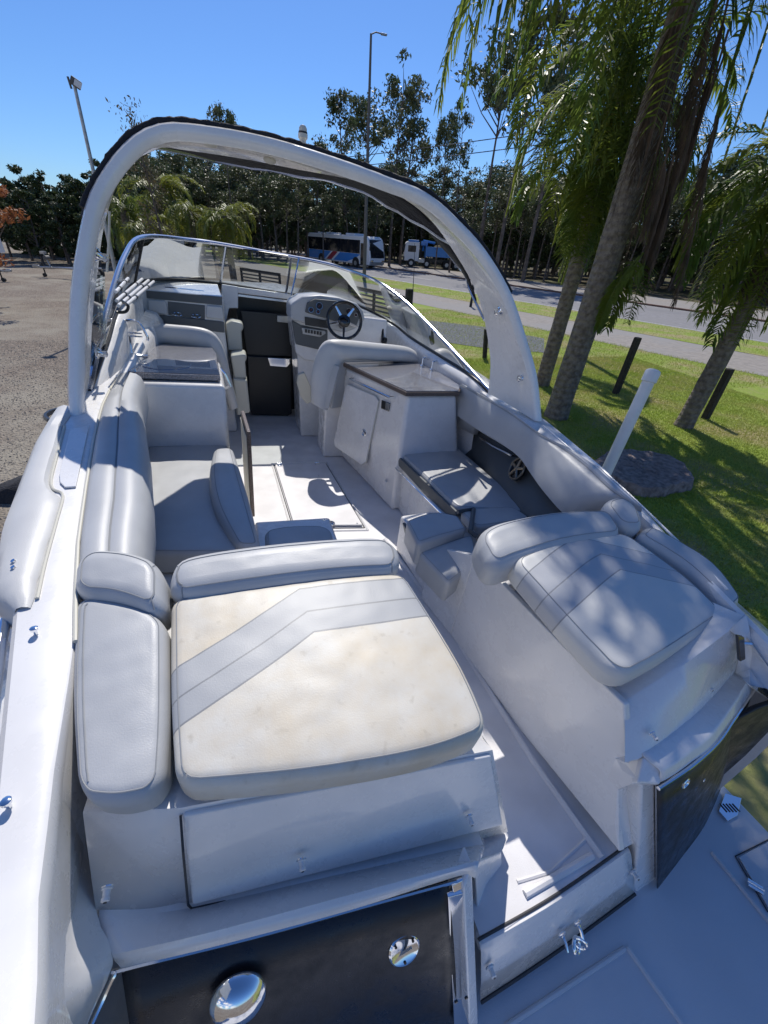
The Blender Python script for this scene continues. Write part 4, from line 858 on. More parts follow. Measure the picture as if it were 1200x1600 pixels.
# mirror-like side plate and white post right of the panel
MB().prism([B(700, 1402, .262), B(724, 1396, .262), BY(733, 1604, .165), BY(710, 1604, .165)], (0, .012, 0)).build('mirror_plate', M['chrome'], panel, bevel=.002)
for u, v in ((712, 1563), (728, 1557)): MB().cyl(BY(u, v, .163), (0, -1, .1), .004, .004, 10).build('screw', M['black'], panel)
MB().prism([B(724, 1388, .28), B(738, 1350, .31), BY(748, 1604, .15), BY(733, 1604, .15)], (0, .05, 0)).build('transom_post', M['gel'], bt, bevel=.008, seg=3)
# side pillar between ledge and walkway
MB().prism([BY(742, 1347, .40), BY(784, 1332, .425), BY(796, 1452, .33), BY(749, 1474, .285)], (-.01, .30, .03)).build('walkway_pillar', M['gel'], bt, bevel=.008, seg=3)
MB().prism([BY(738, 1322, .45), BY(792, 1303, .455), BY(796, 1308, .45), BY(784, 1333, .42), BY(745, 1346, .395)], (0, .08, -.012)).build('pillar_ledge', M['gel'], bt, bevel=.006, seg=3)
# emblems on the panel
def on_panel(u, v):
    best = None
    for i in range(len(A_)-1):
        for j in range(6):
            tt = (j+.5)/6; p = A_[i].lerp(B2[i], tt)+Vector((0, -.02*math.sin(PI*tt), 0))
            d = MB_.T@(np.array(p)-np.array([0, 0, HB])); uu, vv = 600+F*d[0]/d[2], 800+F*d[1]/d[2]; e = (uu-u)**2+(vv-v)**2
            if best is None or e < best[0]: best = (e, p.y)
    return BY(u, v, best[1]-.006)
c = on_panel(372, 1560)
em = MB().lathe(c, (0, -.9, .45), [(.060, 0), (.060, .004), (.056, .010), (.046, .019), (.032, .026), (.016, .030), (.002, .031)], 36).build('round_fitting', M['chrome'], panel, smooth=True)
c = on_panel(631, 1482); ax = Vector((0, -.85, .5))
em = MB().lathe(c, ax, [(.041, 0), (.041, .004), (.037, .007), (.034, .005)], 36).build('filler_cap', M['chrome'], panel, smooth=True)
MB().box(Vector(c)+ax.normalized()*.008, (.040, .005, .005), Matrix.Rotation(-.7, 3, 'Y')).build('key_slot', M['steel'], em)
for a in (.6, 2.5, -1.6): MB().cyl(Vector(c)+ax.normalized()*.006+Vector((math.cos(a)*.028, math.sin(a)*.015, math.sin(a)*.025)), ax, .0035, .002, 10).build('screw', M['black'], em)
# ---- door sill of the walkway and swim platform
d4 = [B(750, 1476, -.008), B(985, 1329, -.008), BY(990, 1394, .33), BY(752, 1562, .245)]
top = resample(smooth_path([B(750, 1478, -.004), B(870, 1408, -.004), B(983, 1328, -.004)]), 14); bot = resample(smooth_path([B(750, 1564, -.27), B(870, 1484, -.27), B(990, 1396, -.27)]), 14)
sill = MB().loft([[top[i]+Vector((0, .03, 0)), top[i], top[i].lerp(bot[i], .06)+Vector((0, -.006, 0)), top[i].lerp(bot[i], .5)+Vector((0, -.006, 0)), bot[i]] for i in range(14)]).build('transom_step', M['gel'], bt, smooth=True, solid=.004)
MB().tube([p+Vector((0, .012, .003)) for p in top], .005, 6).build('step_gasket', M['seam'], sill)
MB().tube([p+Vector((0, -.004, .006)) for p in bot], .006, 6).build('step_gasket', M['seam'], sill)
drain(765, 1510, B(765, 1510, -.11)[1]-.004, sill, (0, -1, .2), .8); drain(988, 1362, B(988, 1362, -.13)[1]-.004, sill, (0, -1, .2), .8)
ca, cb = BY(878, 1459, B(878, 1459, -.18)[1]-.006), BY(902, 1441, B(902, 1441, -.15)[1]-.006)
hk = MB()
for c in (ca, cb): hk.lathe(c, (0, -1, .2), [(.014, 0), (.014, .004), (.008, .007)], 16); hk.tube([c, Vector(c)+Vector((.004, -.02, -.012)), Vector(c)+Vector((.006, -.035, -.03))], .005, 8)
mid = (Vector(ca)+Vector(cb))/2+Vector((.014, -.035, -.04)); hk.torus(mid, (.5, -.6, .6), .02, .0055, 24, 8); hk.torus(mid+Vector((.012, 0, .008)), (-.6, -.6, .2), .018, .005, 24, 8)
hk.build('tow_ring', M['chrome'], sill, smooth=True)
pf = MB().prism([(-.45, .42, -.30), (2.06, .56, -.30), (2.1, -.75, -.30), (-.5, -.75, -.30)], (0, 0, -.1)).build('swim_platform', M['gelplat'], bt, bevel=.02, seg=3)
for q_ in ([B(980, 1480, -.298), B(1015, 1530, -.298), B(1068, 1604, -.298)], [B(1112, 1332, -.298), B(1160, 1390, -.298), B(1230, 1475, -.298)], [B(790, 1604, -.298), B(976, 1482, -.298)]):
    MB().tube(q_, .008, 8).build('moulded_rib', M['gelplat'], pf, smooth=True)
hp = [B(1149, 1338, -.296), B(1215, 1305, -.296), B(1290, 1400, -.296), B(1200, 1425, -.296)]
ph = MB().prism(scale_in(hp, .01), (0, 0, .006)).build('platform_hatch', M['gelplat'], pf, bevel=.002)
b = MB()
for i in range(4): b.tube([hp[i], hp[(i+1) % 4]], .002, 5)
b.build('hatch_gasket', M['seam'], ph)
c = B(1180, 1385, -.285); MB().box(c, (.05, .03, .008), Matrix.Rotation(-.9, 3, 'Z')).tube([Vector(c)+Vector((-.018, .022, .005)), Vector(c)+Vector((.018, -.022, .005))], .005, 8).build('hinge', M['chrome'], ph, bevel=.002)
gr = MB().prism([B(1132, 1240, -.292), B(1158, 1248, -.292), B(1152, 1275, -.292), B(1136, 1284, -.292), B(1122, 1268, -.292)], (0, 0, .006)).build('drain_grate', M['chrome'], pf, bevel=.002)
b = MB(); c0, c1 = Vector(B(1128, 1262, -.284)), Vector(B(1153, 1262, -.284))
for k in range(5): p = c0.lerp(c1, (k+.5)/5); b.box(p, (.003, .035, .003))
b.build('grate_bars', M['black'], gr)
# ---- starboard lounge block
wt = [BX(742, 868, .955), BX(800, 928, .985), BX(880, 1010, 1.02), BX(975, 1100, 1.06)]
wb = [(.905, 2.28, 0), (.955, 1.7, 0), (1.02, .95, 0), (1.075, .36, 0)]
wb[0] = (wt[0][0], wt[0][1], 0)
st = MB(); K = 16; T_, B_ = resample(wt, K), resample([(.975, 1.36, 0), (1.02, .95, 0), (1.085, .34, 0)], K)
front = [Vector((wt[0][0]-.02, 1.62, .40)), Vector((.955, 1.62, 0))]
nb = [BX(980, 1190, 1.064), BX(987, 1200, 1.066), BX(966, 1234, 1.07), BX(963, 1290, 1.074), BX(968, 1332, 1.078)]
wpts = [Vector(q) for q in wt]+[Vector(q) for q in nb]+[Vector((1.04, .8, 0)), Vector((.975, 1.36, 0))]
MB().prism(wpts, (.025, 0, .0)).build('lounge_side_wall', M['gel'], bt, bevel=.006, seg=3)
MB().prism([wpts[0], (wpts[0].x-.01, 1.55, .42), (wpts[0].x-.02, 1.66, .40), (wpts[0].x-.03, 1.66, 0), wpts[-1]], (.03, 0, 0)).build('lounge_side_wall', M['gel'], bt, bevel=.004)
fa = [BY(975, 1100, .535), BY(1060, 1045, .56), BY(1140, 985, .60), BY(1165, 965, .62)]
fb = [B(978, 1191, .43), B(1010, 1181, .43), B(1056, 1147, .433), B(1102, 1106, .44), B(1150, 1051, .45)]
F1, F2 = resample(smooth_path(fa), 16), resample(smooth_path(fb), 16)
lf = MB().loft([[F1[i]+Vector((0, .12, -.03)), F1[i]+Vector((0, .008, .002)), F1[i], F1[i].lerp(F2[i], .5), F2[i]+Vector((0, .002, -.004)), F2[i]+Vector((0, .03, -.03))] for i in range(16)]).build('locker_lid', M['gel'], bt, smooth=True, angle=50); lf['label'] = 'stern locker face below the shaded sunpad'
drain(1018, 1145, B(1018, 1145, .47)[1]-.004, lf, k=.7); drain(1105, 1070, B(1105, 1070, .48)[1]-.004, lf, k=.7)
# lower aft corner facet between wall and post
MB().prism([BX(979, 1188, 1.066), B(1012, 1180, .43), B(998, 1222, .39), BX(965, 1236, 1.072)], (0, .05, -.03)).build('corner_ledge', M['gel'], bt, bevel=.004)
MB().prism([BX(966, 1236, 1.072), BY(1002, 1217, .42), BY(1004, 1312, .35), BX(967, 1332, 1.08)], (0, .06, 0)).build('lounge_corner', M['gel'], bt, bevel=.006)
li = [B(1008, 1184, .432), B(1030, 1169, .433), B(1056, 1149, .435), B(1103, 1108, .442), B(1150, 1053, .452)]
lo = [B(1032, 1206, .415), B(1050, 1198, .415), B(1080, 1175, .42), B(1118, 1142, .43), B(1170, 1066, .45)]
l3 = [B(1030, 1222, .385), B(1050, 1211, .387), B(1080, 1190, .39), B(1120, 1156, .40), B(1174, 1078, .42)]
Q = [resample(smooth_path(q, 6), 24) for q in (li, lo, l3)]
MB().loft([[Q[0][i]+Vector((.002, .03, .0)), Q[0][i], Q[0][i].lerp(Q[1][i], .85)+Vector((0, 0, .004)), Q[1][i], Q[2][i], Q[2][i]+Vector((0, .10, -.01))] for i in range(24)]).build('transom_ledge', M['gel'], bt, smooth=True, solid=.004)
# white post
post = [BY(1000, 1215, .39), BY(1026, 1222, .372), BY(1026, 1380, .285), BY(1018, 1402, .27), BY(1000, 1405, .27), BY(990, 1390, .28), BY(998, 1310, .33)]
MB().prism(post, (.0, .08, 0)).build('transom_post', M['gel'], bt, bevel=.012, seg=3)
# black starboard panel
ta = [B(1027, 1230, .375), B(1078, 1196, .385), B(1120, 1158, .395), B(1145, 1122, .405), B(1176, 1078, .415)]
tb = [B(1027, 1388, -.29), B(1062, 1342, -.29), B(1100, 1290, -.29), (2.0, .465, -.29)]
A3, B3 = resample(smooth_path(ta, 6), 20), resample(smooth_path(tb, 6), 20)
pn = MB().loft([[A3[i].lerp(B3[i], j/5) for j in range(6)] for i in range(20)]).build('transom_panel', M['navy'], bt, smooth=True, solid=.004); pn['label'] = 'dark textured stern panel on the right beside the platform'
MB().tube([p+Vector((0, -.004, 0)) for p in A3], .006, 8).build('chrome_trim', M['chrome'], pn, smooth=True)
MB().prism([BY(1027, 1232, .362), BY(1037, 1228, .362), BY(1037, 1372, .283), BY(1027, 1384, .276)], (0, .01, 0)).build('chrome_edge', M['chrome'], pn, bevel=.002)
def on_panel2(u, v):
    o = Vector((0, 0, HB)); d = Vector((MB_@np.array([(u-600)/F, (v-800)/F, 1.0])).tolist()); best = None
    for i in range(19):
        a, c, e = A3[i], A3[i+1], B3[i]; n = (c-a).cross(e-a).normalized(); t = (a-o).dot(n)/d.dot(n); p = o+d*t
        q = (p-a).dot(c-a)/(c-a).length_squared; er = abs(q-.5)
        if best is None or er < best[0]: best = (er, p, n if n.y < 0 else -n)
    return best[1], best[2]
for (u, v, k) in ((1070, 1223, .020), (1148, 1130, .018)):
    p_, q_ = on_panel2(u, v); MB().lathe(p_, q_, [(k, 0), (k, .004), (k*.85, .006), (k*.7, .003), (k*.2, .004)], 28).build('round_fitting', M['chrome'], pn, smooth=True)
for (u, v) in ((1100, 1219), (1116, 1208)): MB().torus(on_panel2(u, v)[0], on_panel2(u, v)[1], .006, .0022, 18, 6).build('lettering_badge', M['chrome'], pn, smooth=True)
# quarter below starboard cushion with vent
MB().loft([[BY(1140, 985, .60), BY(1160, 1000, .58), BY(1150, 1052, .54), BY(1168, 1068, .46)], [BY(1165, 960, .62), BY(1178, 1010, .56), BY(1172, 1045, .52), BY(1172, 1072, .45)], [(1.60, .62, .68), (1.58, .45, .62), (1.57, .40, .55), BY(1215, 1080, .45)]]).build('quarter_corner', M['gel'], bt, smooth=True, solid=.004)
MB().prism([B(1006, 1182, .432), B(1037, 1204, .412), B(1032, 1226, .383), B(996, 1223, .395)], (0, .012, -.03)).build('corner_ledge', M['gel'], bt, bevel=.006, seg=3)
MB().prism([(1.50, .455, .36), (1.66, .455, .43), (1.86, .455, .44), (1.915, .455, .40), (1.90, .455, .05), (1.76, .455, -.45), (1.50, .455, -.45)], (0, .02, 0)).build('stern_corner_panel', M['navy'], bt, bevel=.008)
sw = MB().prism([BY(1148, 990, .56), BY(1158, 992, .56), BY(1160, 1026, .53), BY(1151, 1030, .53)], (.0, -.012, 0)).build('shower_socket', M['blackgloss'], bt, bevel=.003)
MB().cyl(BY(1160, 1005, .55), (1, -.3, 0), .006, .03, 10).build('socket_knob', M['chrome'], sw, smooth=True)
# ================================================================== CUSHIONS
V, VW, VD = M['vinyl'], M['vinylwhite'], M['vinyldark']
M['sunpad'] = sunpad_mat('stained_cream_sunpad', (.68, .66, .60), (.62, .54, .41), (.42, .43, .44), [(.63, .76), (.76, .92)], (.50, .81, .02), 1.0)
M['sunpad2'] = sunpad_mat('pale_sunpad', (.62, .62, .60), (.58, .56, .52), (.46, .47, .49), [(.60, .77), (.77, .97)], (.58, .25, -.85), .3)
# main (port) sunpad: flat pad + bolster.  e0 = aft edge, e1 = front edge
o, P_, n_ = pad('sunpad', M['sunpad'], bt, [B(276, 1240, .665), B(480, 1222, .67), B(660, 1190, .67), B(764, 1150, .665)],
    [B(268, 942, .74), B(390, 925, .75), B(520, 908, .755), B(628, 900, .75)], [B(276, 1240, .665), B(268, 1090, .70), B(268, 942, .74)], [B(764, 1150, .665), B(715, 1040, .70), B(628, 900, .75)], T=.10, r=.030, rc=.045, puff=.010)
o['label'] = 'wide flat sunpad with grey chevron bands on stained cream vinyl'
o, P_, n_ = pad('headrest_bolster', V, bt, [B(268, 950, .74), B(390, 932, .75), B(520, 914, .755), B(626, 906, .75)],
    [B(266, 900, .775), B(300, 876, .79), B(420, 857, .80), B(540, 847, .80), B(604, 846, .79)], None, [B(626, 906, .75), B(621, 868, .77), B(604, 846, .79)], T=.15, r=.05, rc=.06, puff=.012)
for s0 in (.045, .955): MB().tube([P_(s0, .04+.92*k/20)[0]+n_*.0006 for k in range(21)], .0018, 5).build('panel_seam', M['thread'], o, smooth=True)
# port corner pads
o, P_, n_ = pad('corner_cushion', V, bt, [B(128, 1255, .64), B(190, 1262, .645), B(258, 1245, .645)], [B(122, 935, .735), B(200, 948, .74), B(264, 974, .73)],
    [B(128, 1255, .64), B(117, 1080, .68), B(122, 935, .735)], [B(258, 1245, .645), B(266, 1120, .68), B(264, 974, .73)], T=.10, r=.032, rc=.05, puff=.014)
for s0 in (.13,): MB().tube([P_(s0+.04*(1-k/30), .06+.88*k/30)[0]+n_*.0006 for k in range(31)], .0018, 5).build('panel_seam', M['thread'], o, smooth=True)
o, P_, n_ = pad('corner_bolster', V, bt, [B(120, 945, .74), B(190, 952, .745), B(263, 978, .735)], [B(124, 880, .775), B(162, 868, .785), B(215, 873, .79), B(262, 893, .78)],
    None, None, T=.14, r=.05, rc=.06, puff=.012)
MB().tube([P_(.9, .05+.9*k/20)[0]+n_*.0006 for k in range(21)], .0018, 5).build('panel_seam', M['thread'], o, smooth=True)
# starboard sunpad
o, _, _ = pad('sunpad', M['sunpad2'], bt, [B(962, 1072, .625), B(1040, 1030, .64), B(1126, 968, .64)], [B(790, 880, .735), B(870, 850, .75), B(968, 838, .75)],
    [B(962, 1072, .625), B(880, 985, .67), B(790, 880, .735)], [B(1126, 968, .64), B(1060, 905, .69), B(968, 838, .75)], T=.10, r=.038, rc=.06, puff=.014)
o['label'] = 'shaded grey-white sunpad with chevron stitching on the right'
pad('headrest_bolster', V, bt, [B(764, 902, .715), B(805, 886, .73), B(885, 862, .745), B(970, 848, .745)], [B(738, 850, .75), B(770, 826, .775), B(860, 808, .785), B(945, 804, .785)],
    None, None, T=.14, r=.05, rc=.06, puff=.014)
pad('corner_bolster', V, bt, [B(968, 834, .76), B(1000, 838, .76)], [B(932, 796, .79), B(958, 784, .80), B(982, 796, .79)], [B(968, 834, .76), B(948, 818, .77), B(932, 796, .79)], [B(1000, 838, .76), B(996, 812, .775), B(982, 796, .79)], T=.10, r=.045, rc=.05, puff=.02)
pad('side_bolster', V, bt, [B(1135, 962, .66), B(1152, 945, .665)], [B(990, 842, .755), B(1008, 826, .76)], [B(1135, 962, .66), B(1068, 895, .70), B(990, 842, .755)], [B(1152, 945, .665), B(1100, 880, .71), B(1008, 826, .76)], T=.10, r=.034, rc=.035, puff=.012)
# port coaming bolster (loft)
st = []
for y in np.linspace(1.08, 2.78, 22):
    xo = interp(inP, y)+.005; z = SH(y)
    k = min(1, (y-1.0)/.35); w = .135+.05*math.sin(PI*min(1, max(0, (y-1.0)/1.7)))
    w = interp([(1.08, .17), (1.5, .205), (1.9, .20), (2.3, .17), (2.5, .14), (2.8, .14)], y)
    st.append([(xo, y, z-.03), (xo+.004, y, z+.012), (xo+w*.12, y, z+.030), (xo+w*.40, y, z+.036), (xo+w*.45, y, z+.026), (xo+w*.50, y, z+.036), (xo+w*.72, y, z+.030), (xo+w*.88, y, z+.012), (xo+w*.97, y, z-.03), (xo+w, y, z-.09), (xo+w*.96, y, z-.17), (xo+w*.80, y, z-.26)])
cbp = MB().loft(st); cbp.add(st[0], [tuple(range(12))]); cbp.add(st[-1], [tuple(range(12))])
cb_ = cbp.build('coaming_bolster', V, bt, smooth=True, angle=60)
MB().tube([(q[4][0], q[4][1], q[4][2]+.003) for q in st], .0018, 5).build('stitching', M['thread'], cb_, smooth=True)
MB().tube([(interp(inP, y)+.001, y, SH(y)+.006) for y in np.linspace(.9, 2.75, 30)], .006, 8).build('edge_bead', M['creamplastic'], bt, smooth=True)
# grey wall below it and inner liner
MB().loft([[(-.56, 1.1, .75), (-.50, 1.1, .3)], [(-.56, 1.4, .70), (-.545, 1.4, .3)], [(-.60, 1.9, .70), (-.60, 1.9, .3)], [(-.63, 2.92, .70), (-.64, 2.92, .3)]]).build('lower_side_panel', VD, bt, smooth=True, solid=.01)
# port bench
def bench(name, m, pix, z, T=.12, r=.03, **k):
    return pad(name, m, bt, [B(*pix[0], z), B(*pix[1], z)], [B(*pix[2], z), B(*pix[3], z)], T=T, r=r, **k)
o, _, _ = bench('bench_seat', V, [(222, 872), (412, 872), (229, 703), (358, 700)], .43, puff=.012)
pad('side_cushion', V, bt, [B(372, 862, .47), B(408, 862, .47)], [B(334, 708, .50), B(364, 705, .50)], [B(372, 862, .47), B(336, 800, .49), B(327, 750, .50), B(334, 708, .50)], [B(408, 862, .47), B(388, 780, .485), B(364, 705, .50)], T=.2, r=.035, rc=.04, puff=.01)
pad('aft_seat_back', V, bt, [B(416, 872, .38), B(522, 870, .38)], [B(413, 833, .40), B(450, 827, .405), B(500, 826, .405), B(520, 838, .40)], T=.10, r=.03, rc=.04)
MB().prism([(-.66, 2.92, 0), (-.10, 2.92, 0), (.02, 1.3, 0), (-.45, 1.3, 0)], (0, 0, .33)).build('bench_base', M['gel'], bt, bevel=.02)
MB().prism([(.03, 2.2, 0), (.48, 2.2, 0), (.48, 1.3, 0), (.03, 1.3, 0)], (0, 0, .26)).build('bench_base', M['gel'], bt, bevel=.02)
# starboard coaming bolster
st = []; lowpx = [(704, 640), (746, 668), (783, 690), (812, 712), (832, 740), (852, 767), (887, 803), (930, 815)]
outl = [(721, 604), (752, 622), (795, 648), (842, 683), (885, 705), (925, 732), (965, 770), (1000, 800)]
zlow = [.735, .735, .73, .715, .68, .65, .61, .60]
for a, c, zl in zip(lowpx, outl, zlow):
    p = Vector(BS(*c, .005)); q = Vector(B(*a, zl)); st.append((p, q))
Po = smooth_path([s[0] for s in st], 5); Pi = smooth_path([s[1] for s in st], 5)
sec = []
for p, q in zip(Po, Pi):
    d = q-p; ex = Vector((0, 0, 1))
    sec.append([p+Vector((.02, 0, -.06)), p+Vector((.012, 0, -.004)), p+Vector((0, 0, .022)), p+d*.18+ex*.055, p+d*.22+ex*.048, p+d*.26+ex*.056, p+d*.45+ex*.072, p+d*.68+ex*.068, p+d*.86+ex*.046, p+d*.97+ex*.018, q+ex*-.012, q+Vector((.05, 0, -.04))])
bb = MB().loft(sec); bb.add(sec[0], [tuple(range(12))]); bb.add(sec[-1], [tuple(range(12))])
cb_ = bb.build('coaming_bolster', V, bt, smooth=True, angle=60)
MB().tube([q[4]+Vector((-.002, 0, .004)) for q in sec], .0018, 5).build('stitching', M['thread'], cb_, smooth=True)
# starboard grey panel with grab rail and speaker
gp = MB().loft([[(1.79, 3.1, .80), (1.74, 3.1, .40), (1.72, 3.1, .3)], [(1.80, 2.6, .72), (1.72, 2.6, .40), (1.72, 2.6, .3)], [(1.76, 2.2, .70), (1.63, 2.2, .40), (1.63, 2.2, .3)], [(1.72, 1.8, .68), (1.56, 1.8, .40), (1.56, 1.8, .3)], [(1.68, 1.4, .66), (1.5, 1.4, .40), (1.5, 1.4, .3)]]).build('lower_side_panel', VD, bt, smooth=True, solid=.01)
g0, g1 = BX(750, 684, 1.70), BX(800, 712, 1.67)
MB().tube([Vector(g0)+Vector((.04, 0, -.005)), g0, Vector(g0).lerp(Vector(g1), .5)+Vector((-.012, 0, -.004)), g1, Vector(g1)+Vector((.05, 0, -.005))], .008, 8).build('grab_rail', M['chrome'], bt, smooth=True)
sc_ = Vector(BX(810, 733, 1.66)); ax = Vector((-1, .1, .35)).normalized()
spk = MB().lathe(sc_, ax, [(.078, 0), (.078, .012), (.070, .016), (.062, .006), (.004, .004)], 32).build('speaker', M['black'], bt, smooth=True)
x_ = ax.orthogonal().normalized(); y_ = ax.cross(x_); b = MB()
for k in range(5):
    a = 2*PI*k/5; d = x_*math.cos(a)+y_*math.sin(a); b.tube([sc_+ax*.012, sc_+d*.066+ax*.012], [.012, .009], 8)
b.lathe(sc_+ax*.008, ax, [(.02, 0), (.02, .008), (.012, .014)], 20); b.torus(sc_+ax*.013, ax, .070, .006, 32, 6)
b.build('speaker_spokes', M['bronze'], spk, smooth=True)
pad('armrest_cushion', V, bt, [B(712, 640, .72), B(745, 668, .70)], [B(706, 662, .60), B(742, 680, .58)], T=.05, r=.02, rc=.02, up=(-1, 0, .5), seam=False)
# starboard bench
pad('bench_seat', V, bt, [B(712, 797, .421), B(832, 806, .421)], [B(617, 704, .421), B(703, 693, .421)], T=.06, r=.025, puff=.012)
MB().prism([B(621, 712, .425), B(712, 799, .425), B(712, 806, .40), BX(690, 802, B(712, 799, .425)[0]-.01), BX(622, 728, B(621, 712, .425)[0]-.01)], (.02, 0, 0)).build('seat_side_trim', VD, bt, bevel=.008)
MB().prism([(1.13, 2.9, .0), (1.72, 2.9, 0), (1.60, 1.9, 0), (1.15, 1.9, 0)], (0, 0, .35)).build('bench_base', M['gel'], bt, bevel=.01)
MB().tube([B(618, 731, .345), B(690, 803, .345)], .006, 6).build('trim_strip', M['chrome'], bt, smooth=True)
# small aft-facing seat next to the starboard lounge
pad('bench_seat', V, bt, [B(742, 828, .44), B(830, 815, .44)], [B(716, 800, .44), B(800, 795, .44)], T=.06, r=.02, puff=.008)
pad('seat_back', V, bt, [B(652, 856, .46), B(728, 832, .46)], [B(633, 818, .46), B(676, 805, .46), B(716, 812, .46)], T=.14, r=.024, rc=.025)
pad('jump_seat', V, bt, [B(700, 917, .37), B(745, 880, .39)], [B(651, 866, .40), B(737, 838, .42)], T=.14, r=.022, rc=.025)
MB().prism([B(709, 892, .36), B(738, 878, .39), B(733, 895, .34), B(715, 918, .29)], (-.004, -.01, 0)).build('seat_side_trim', VD, bt, bevel=.004)
MB().prism([B(628, 816, .44), B(654, 860, .44), B(655, 866, .36), B(633, 838, .36)], (.02, 0, 0)).build('seat_side_trim', VD, bt, bevel=.006)
MB().tube([B(715, 800, .46), B(740, 796, .47), B(735, 830, .47), B(745, 838, .45)], .014, 8).build('seat_strap', VD, bt, smooth=True)
MB().prism([(.93, 2.15, 0), (1.3, 2.2, 0), (1.35, 1.4, 0), (.98, 1.36, 0)], (0, 0, .27)).build('bench_base', M['gel'], bt, bevel=.02)
# ================================================================== SINK CABINET (port)
y0 = 2.9
A0, A1, A2, A3_ = BY(207, 590, y0), BY(346, 590, y0), BY(359, 702, y0), BY(228, 702, y0)
cab = MB().prism([(A0[0]-.05, y0, .0), (A2[0], y0, 0), (A1[0]+.02, y0, .87), (A0[0]-.05, y0, .87)], (-.05, .75, 0)).build('sink_cabinet', M['gel'], bt, bevel=.03, seg=4)
ct = [B(196, 582, .915), B(344, 587, .915), B(338, 552, .915), B(328, 538, .915), B(226, 530, .915), B(186, 548, .915)]
cc = MB().prism([(p[0], p[1], .88) for p in ct], (0, 0, .035)).build('countertop', M['counter'], cab, bevel=.006)
c = Vector(B(258, 573, .915)); el = [(c.x+.155*math.cos(a), c.y+.16*math.sin(a)+.05, .917) for a in np.linspace(0, 2*PI, 40, endpoint=False)]
MB().prism(el, (0, 0, .006)).build('sink_lid', M['tint'], cab, bevel=.002)
MB().prism([B(199, 581, .9165), B(343, 586, .9165), B(336, 563, .9165), B(215, 562, .9165)], (0, 0, .002)).build('smoked_lid', M['tint'], cab)
fb = Vector(B(207, 562, .92)); fa_ = MB()
fa_.cyl(fb, (0, 0, 1), .02, .05, 14); fa_.tube([fb+Vector((0, 0, .04)), fb+Vector((.0, 0, .12)), fb+Vector((0, 0, .15))], .013, 10)
fa_.tube(smooth_path([fb+Vector((-.045, 0, .01)), fb+Vector((-.05, 0, .14)), fb+Vector((-.01, 0, .235)), fb+Vector((.07, 0, .235)), fb+Vector((.11, 0, .16)), fb+Vector((.11, 0, .13))], 6), .009, 10)
fa_.tube([fb+Vector((-.04, 0, .03)), fb+Vector((.10, -.02, .03))], .010, 8); fa_.torus(fb+Vector((.03, 0, .17)), (0, .2, 1), .05, .004, 24, 6); fa_.torus(fb+Vector((.03, 0, .15)), (0, .2, 1), .05, .004, 24, 6)
fa_.build('tap', M['chrome'], cab, smooth=True)
# open door at the end of the cabinet (brown edge)
d0, d1 = Vector(BY(376, 636, 2.95)), Vector(BY(387, 752, 2.45))
door = MB().prism([(d0.x, 2.99, .05), (d0.x+.03, 2.62, .04), (d0.x+.03, 2.62, .66), (d0.x, 2.99, .68)], (.022, 0, 0)).build('open_locker_door', M['counteredge'], bt, bevel=.003)
MB().prism([(d0.x-.004, 2.97, .09), (d0.x+.026, 2.64, .08), (d0.x+.026, 2.64, .62), (d0.x-.004, 2.97, .64)], (-.003, 0, 0)).build('door_liner', M['creamplastic'], door)
# forward seat back behind the cabinet
ys = 4.05
arch_o = [BY(222, 552, ys), BY(226, 520, ys), BY(240, 507, ys), BY(270, 507, ys), BY(325, 515, ys), BY(348, 540, ys), BY(361, 590, ys), BY(372, 635, ys)]
arch_i = [BY(246, 554, ys), BY(244, 544, ys), BY(252, 537, ys), BY(270, 538, ys), BY(312, 545, ys), BY(331, 560, ys), BY(345, 600, ys), BY(358, 640, ys)]
O_, I_ = resample(smooth_path(arch_o, 6), 40), resample(smooth_path(arch_i, 6), 40)
sec = []
for a, c in zip(O_, I_):
    m_ = (a+c)/2; h = (a-c)/2; sec.append([m_+h*math.cos(t)+Vector((0, .055*math.sin(t), 0)) for t in np.linspace(0, 2*PI, 12, endpoint=False)])
sb = MB().loft(sec, closed=True).build('companion_seat', VW, bt, smooth=True, angle=180)
MB().prism([BY(235, 520, ys+.06), BY(335, 525, ys+.06), BY(352, 600, ys+.06), BY(240, 600, ys+.06)], (0, .05, 0)).build('seat_shell', V, sb, bevel=.01)
MB().tube([BY(343, 575, 3.5), BY(352, 585, 3.4), BY(360, 603, 3.4), BY(353, 606, 3.45)], .012, 8).build('grab_handle', M['chrome'], bt, smooth=True)
# forward port console with cup holders
yc = 4.45
MB().prism([BY(226, 452, yc), BY(346, 463, yc), BY(352, 525, yc), (BY(352, 525, yc)[0]+.05, yc, .0), (-.82, yc, 0), (-.82, yc, 1.2)], (0, .5, 0)).build('port_console', M['gel'], bt, bevel=.03, seg=3)
MB().prism([BY(228, 454, yc-.012), BY(347, 464, yc-.012), BY(347, 477, yc-.012), BY(229, 466, yc-.012)], (0, .02, 0)).build('console_band', VD, bt, bevel=.004)
MB().prism([BY(262, 471, yc-.008), BY(320, 477, yc-.008), BY(320, 500, yc-.008), BY(263, 492, yc-.008)], (0, .01, 0)).build('glovebox', VD, bt, bevel=.003)
for q in ([(230, 468), (258, 470), (262, 482), (260, 492), (231, 488)], [(322, 477), (347, 479), (350, 500), (322, 497)]):
    MB().prism([BY(*p, yc-.03) for p in q], (0, .03, 0)).build('console_cushion', VW, bt, bevel=.012, seg=3)
MB().prism([BY(231, 490, yc-.02), BY(350, 503, yc-.02), BY(351, 520, yc-.02), BY(232, 507, yc-.02)], (0, .02, 0)).build('console_band', VD, bt, bevel=.006)
for u, v in ((277, 491), (306, 494)): MB().torus(BY(u, v, yc-.05), (0, -.2, 1), .04, .006, 24, 6).build('cup_ring', M['chrome'], bt, smooth=True)
hz = 1.315
hq = [B(257, 446, hz), B(318, 452, hz), B(320, 462, hz), B(258, 456, hz)]
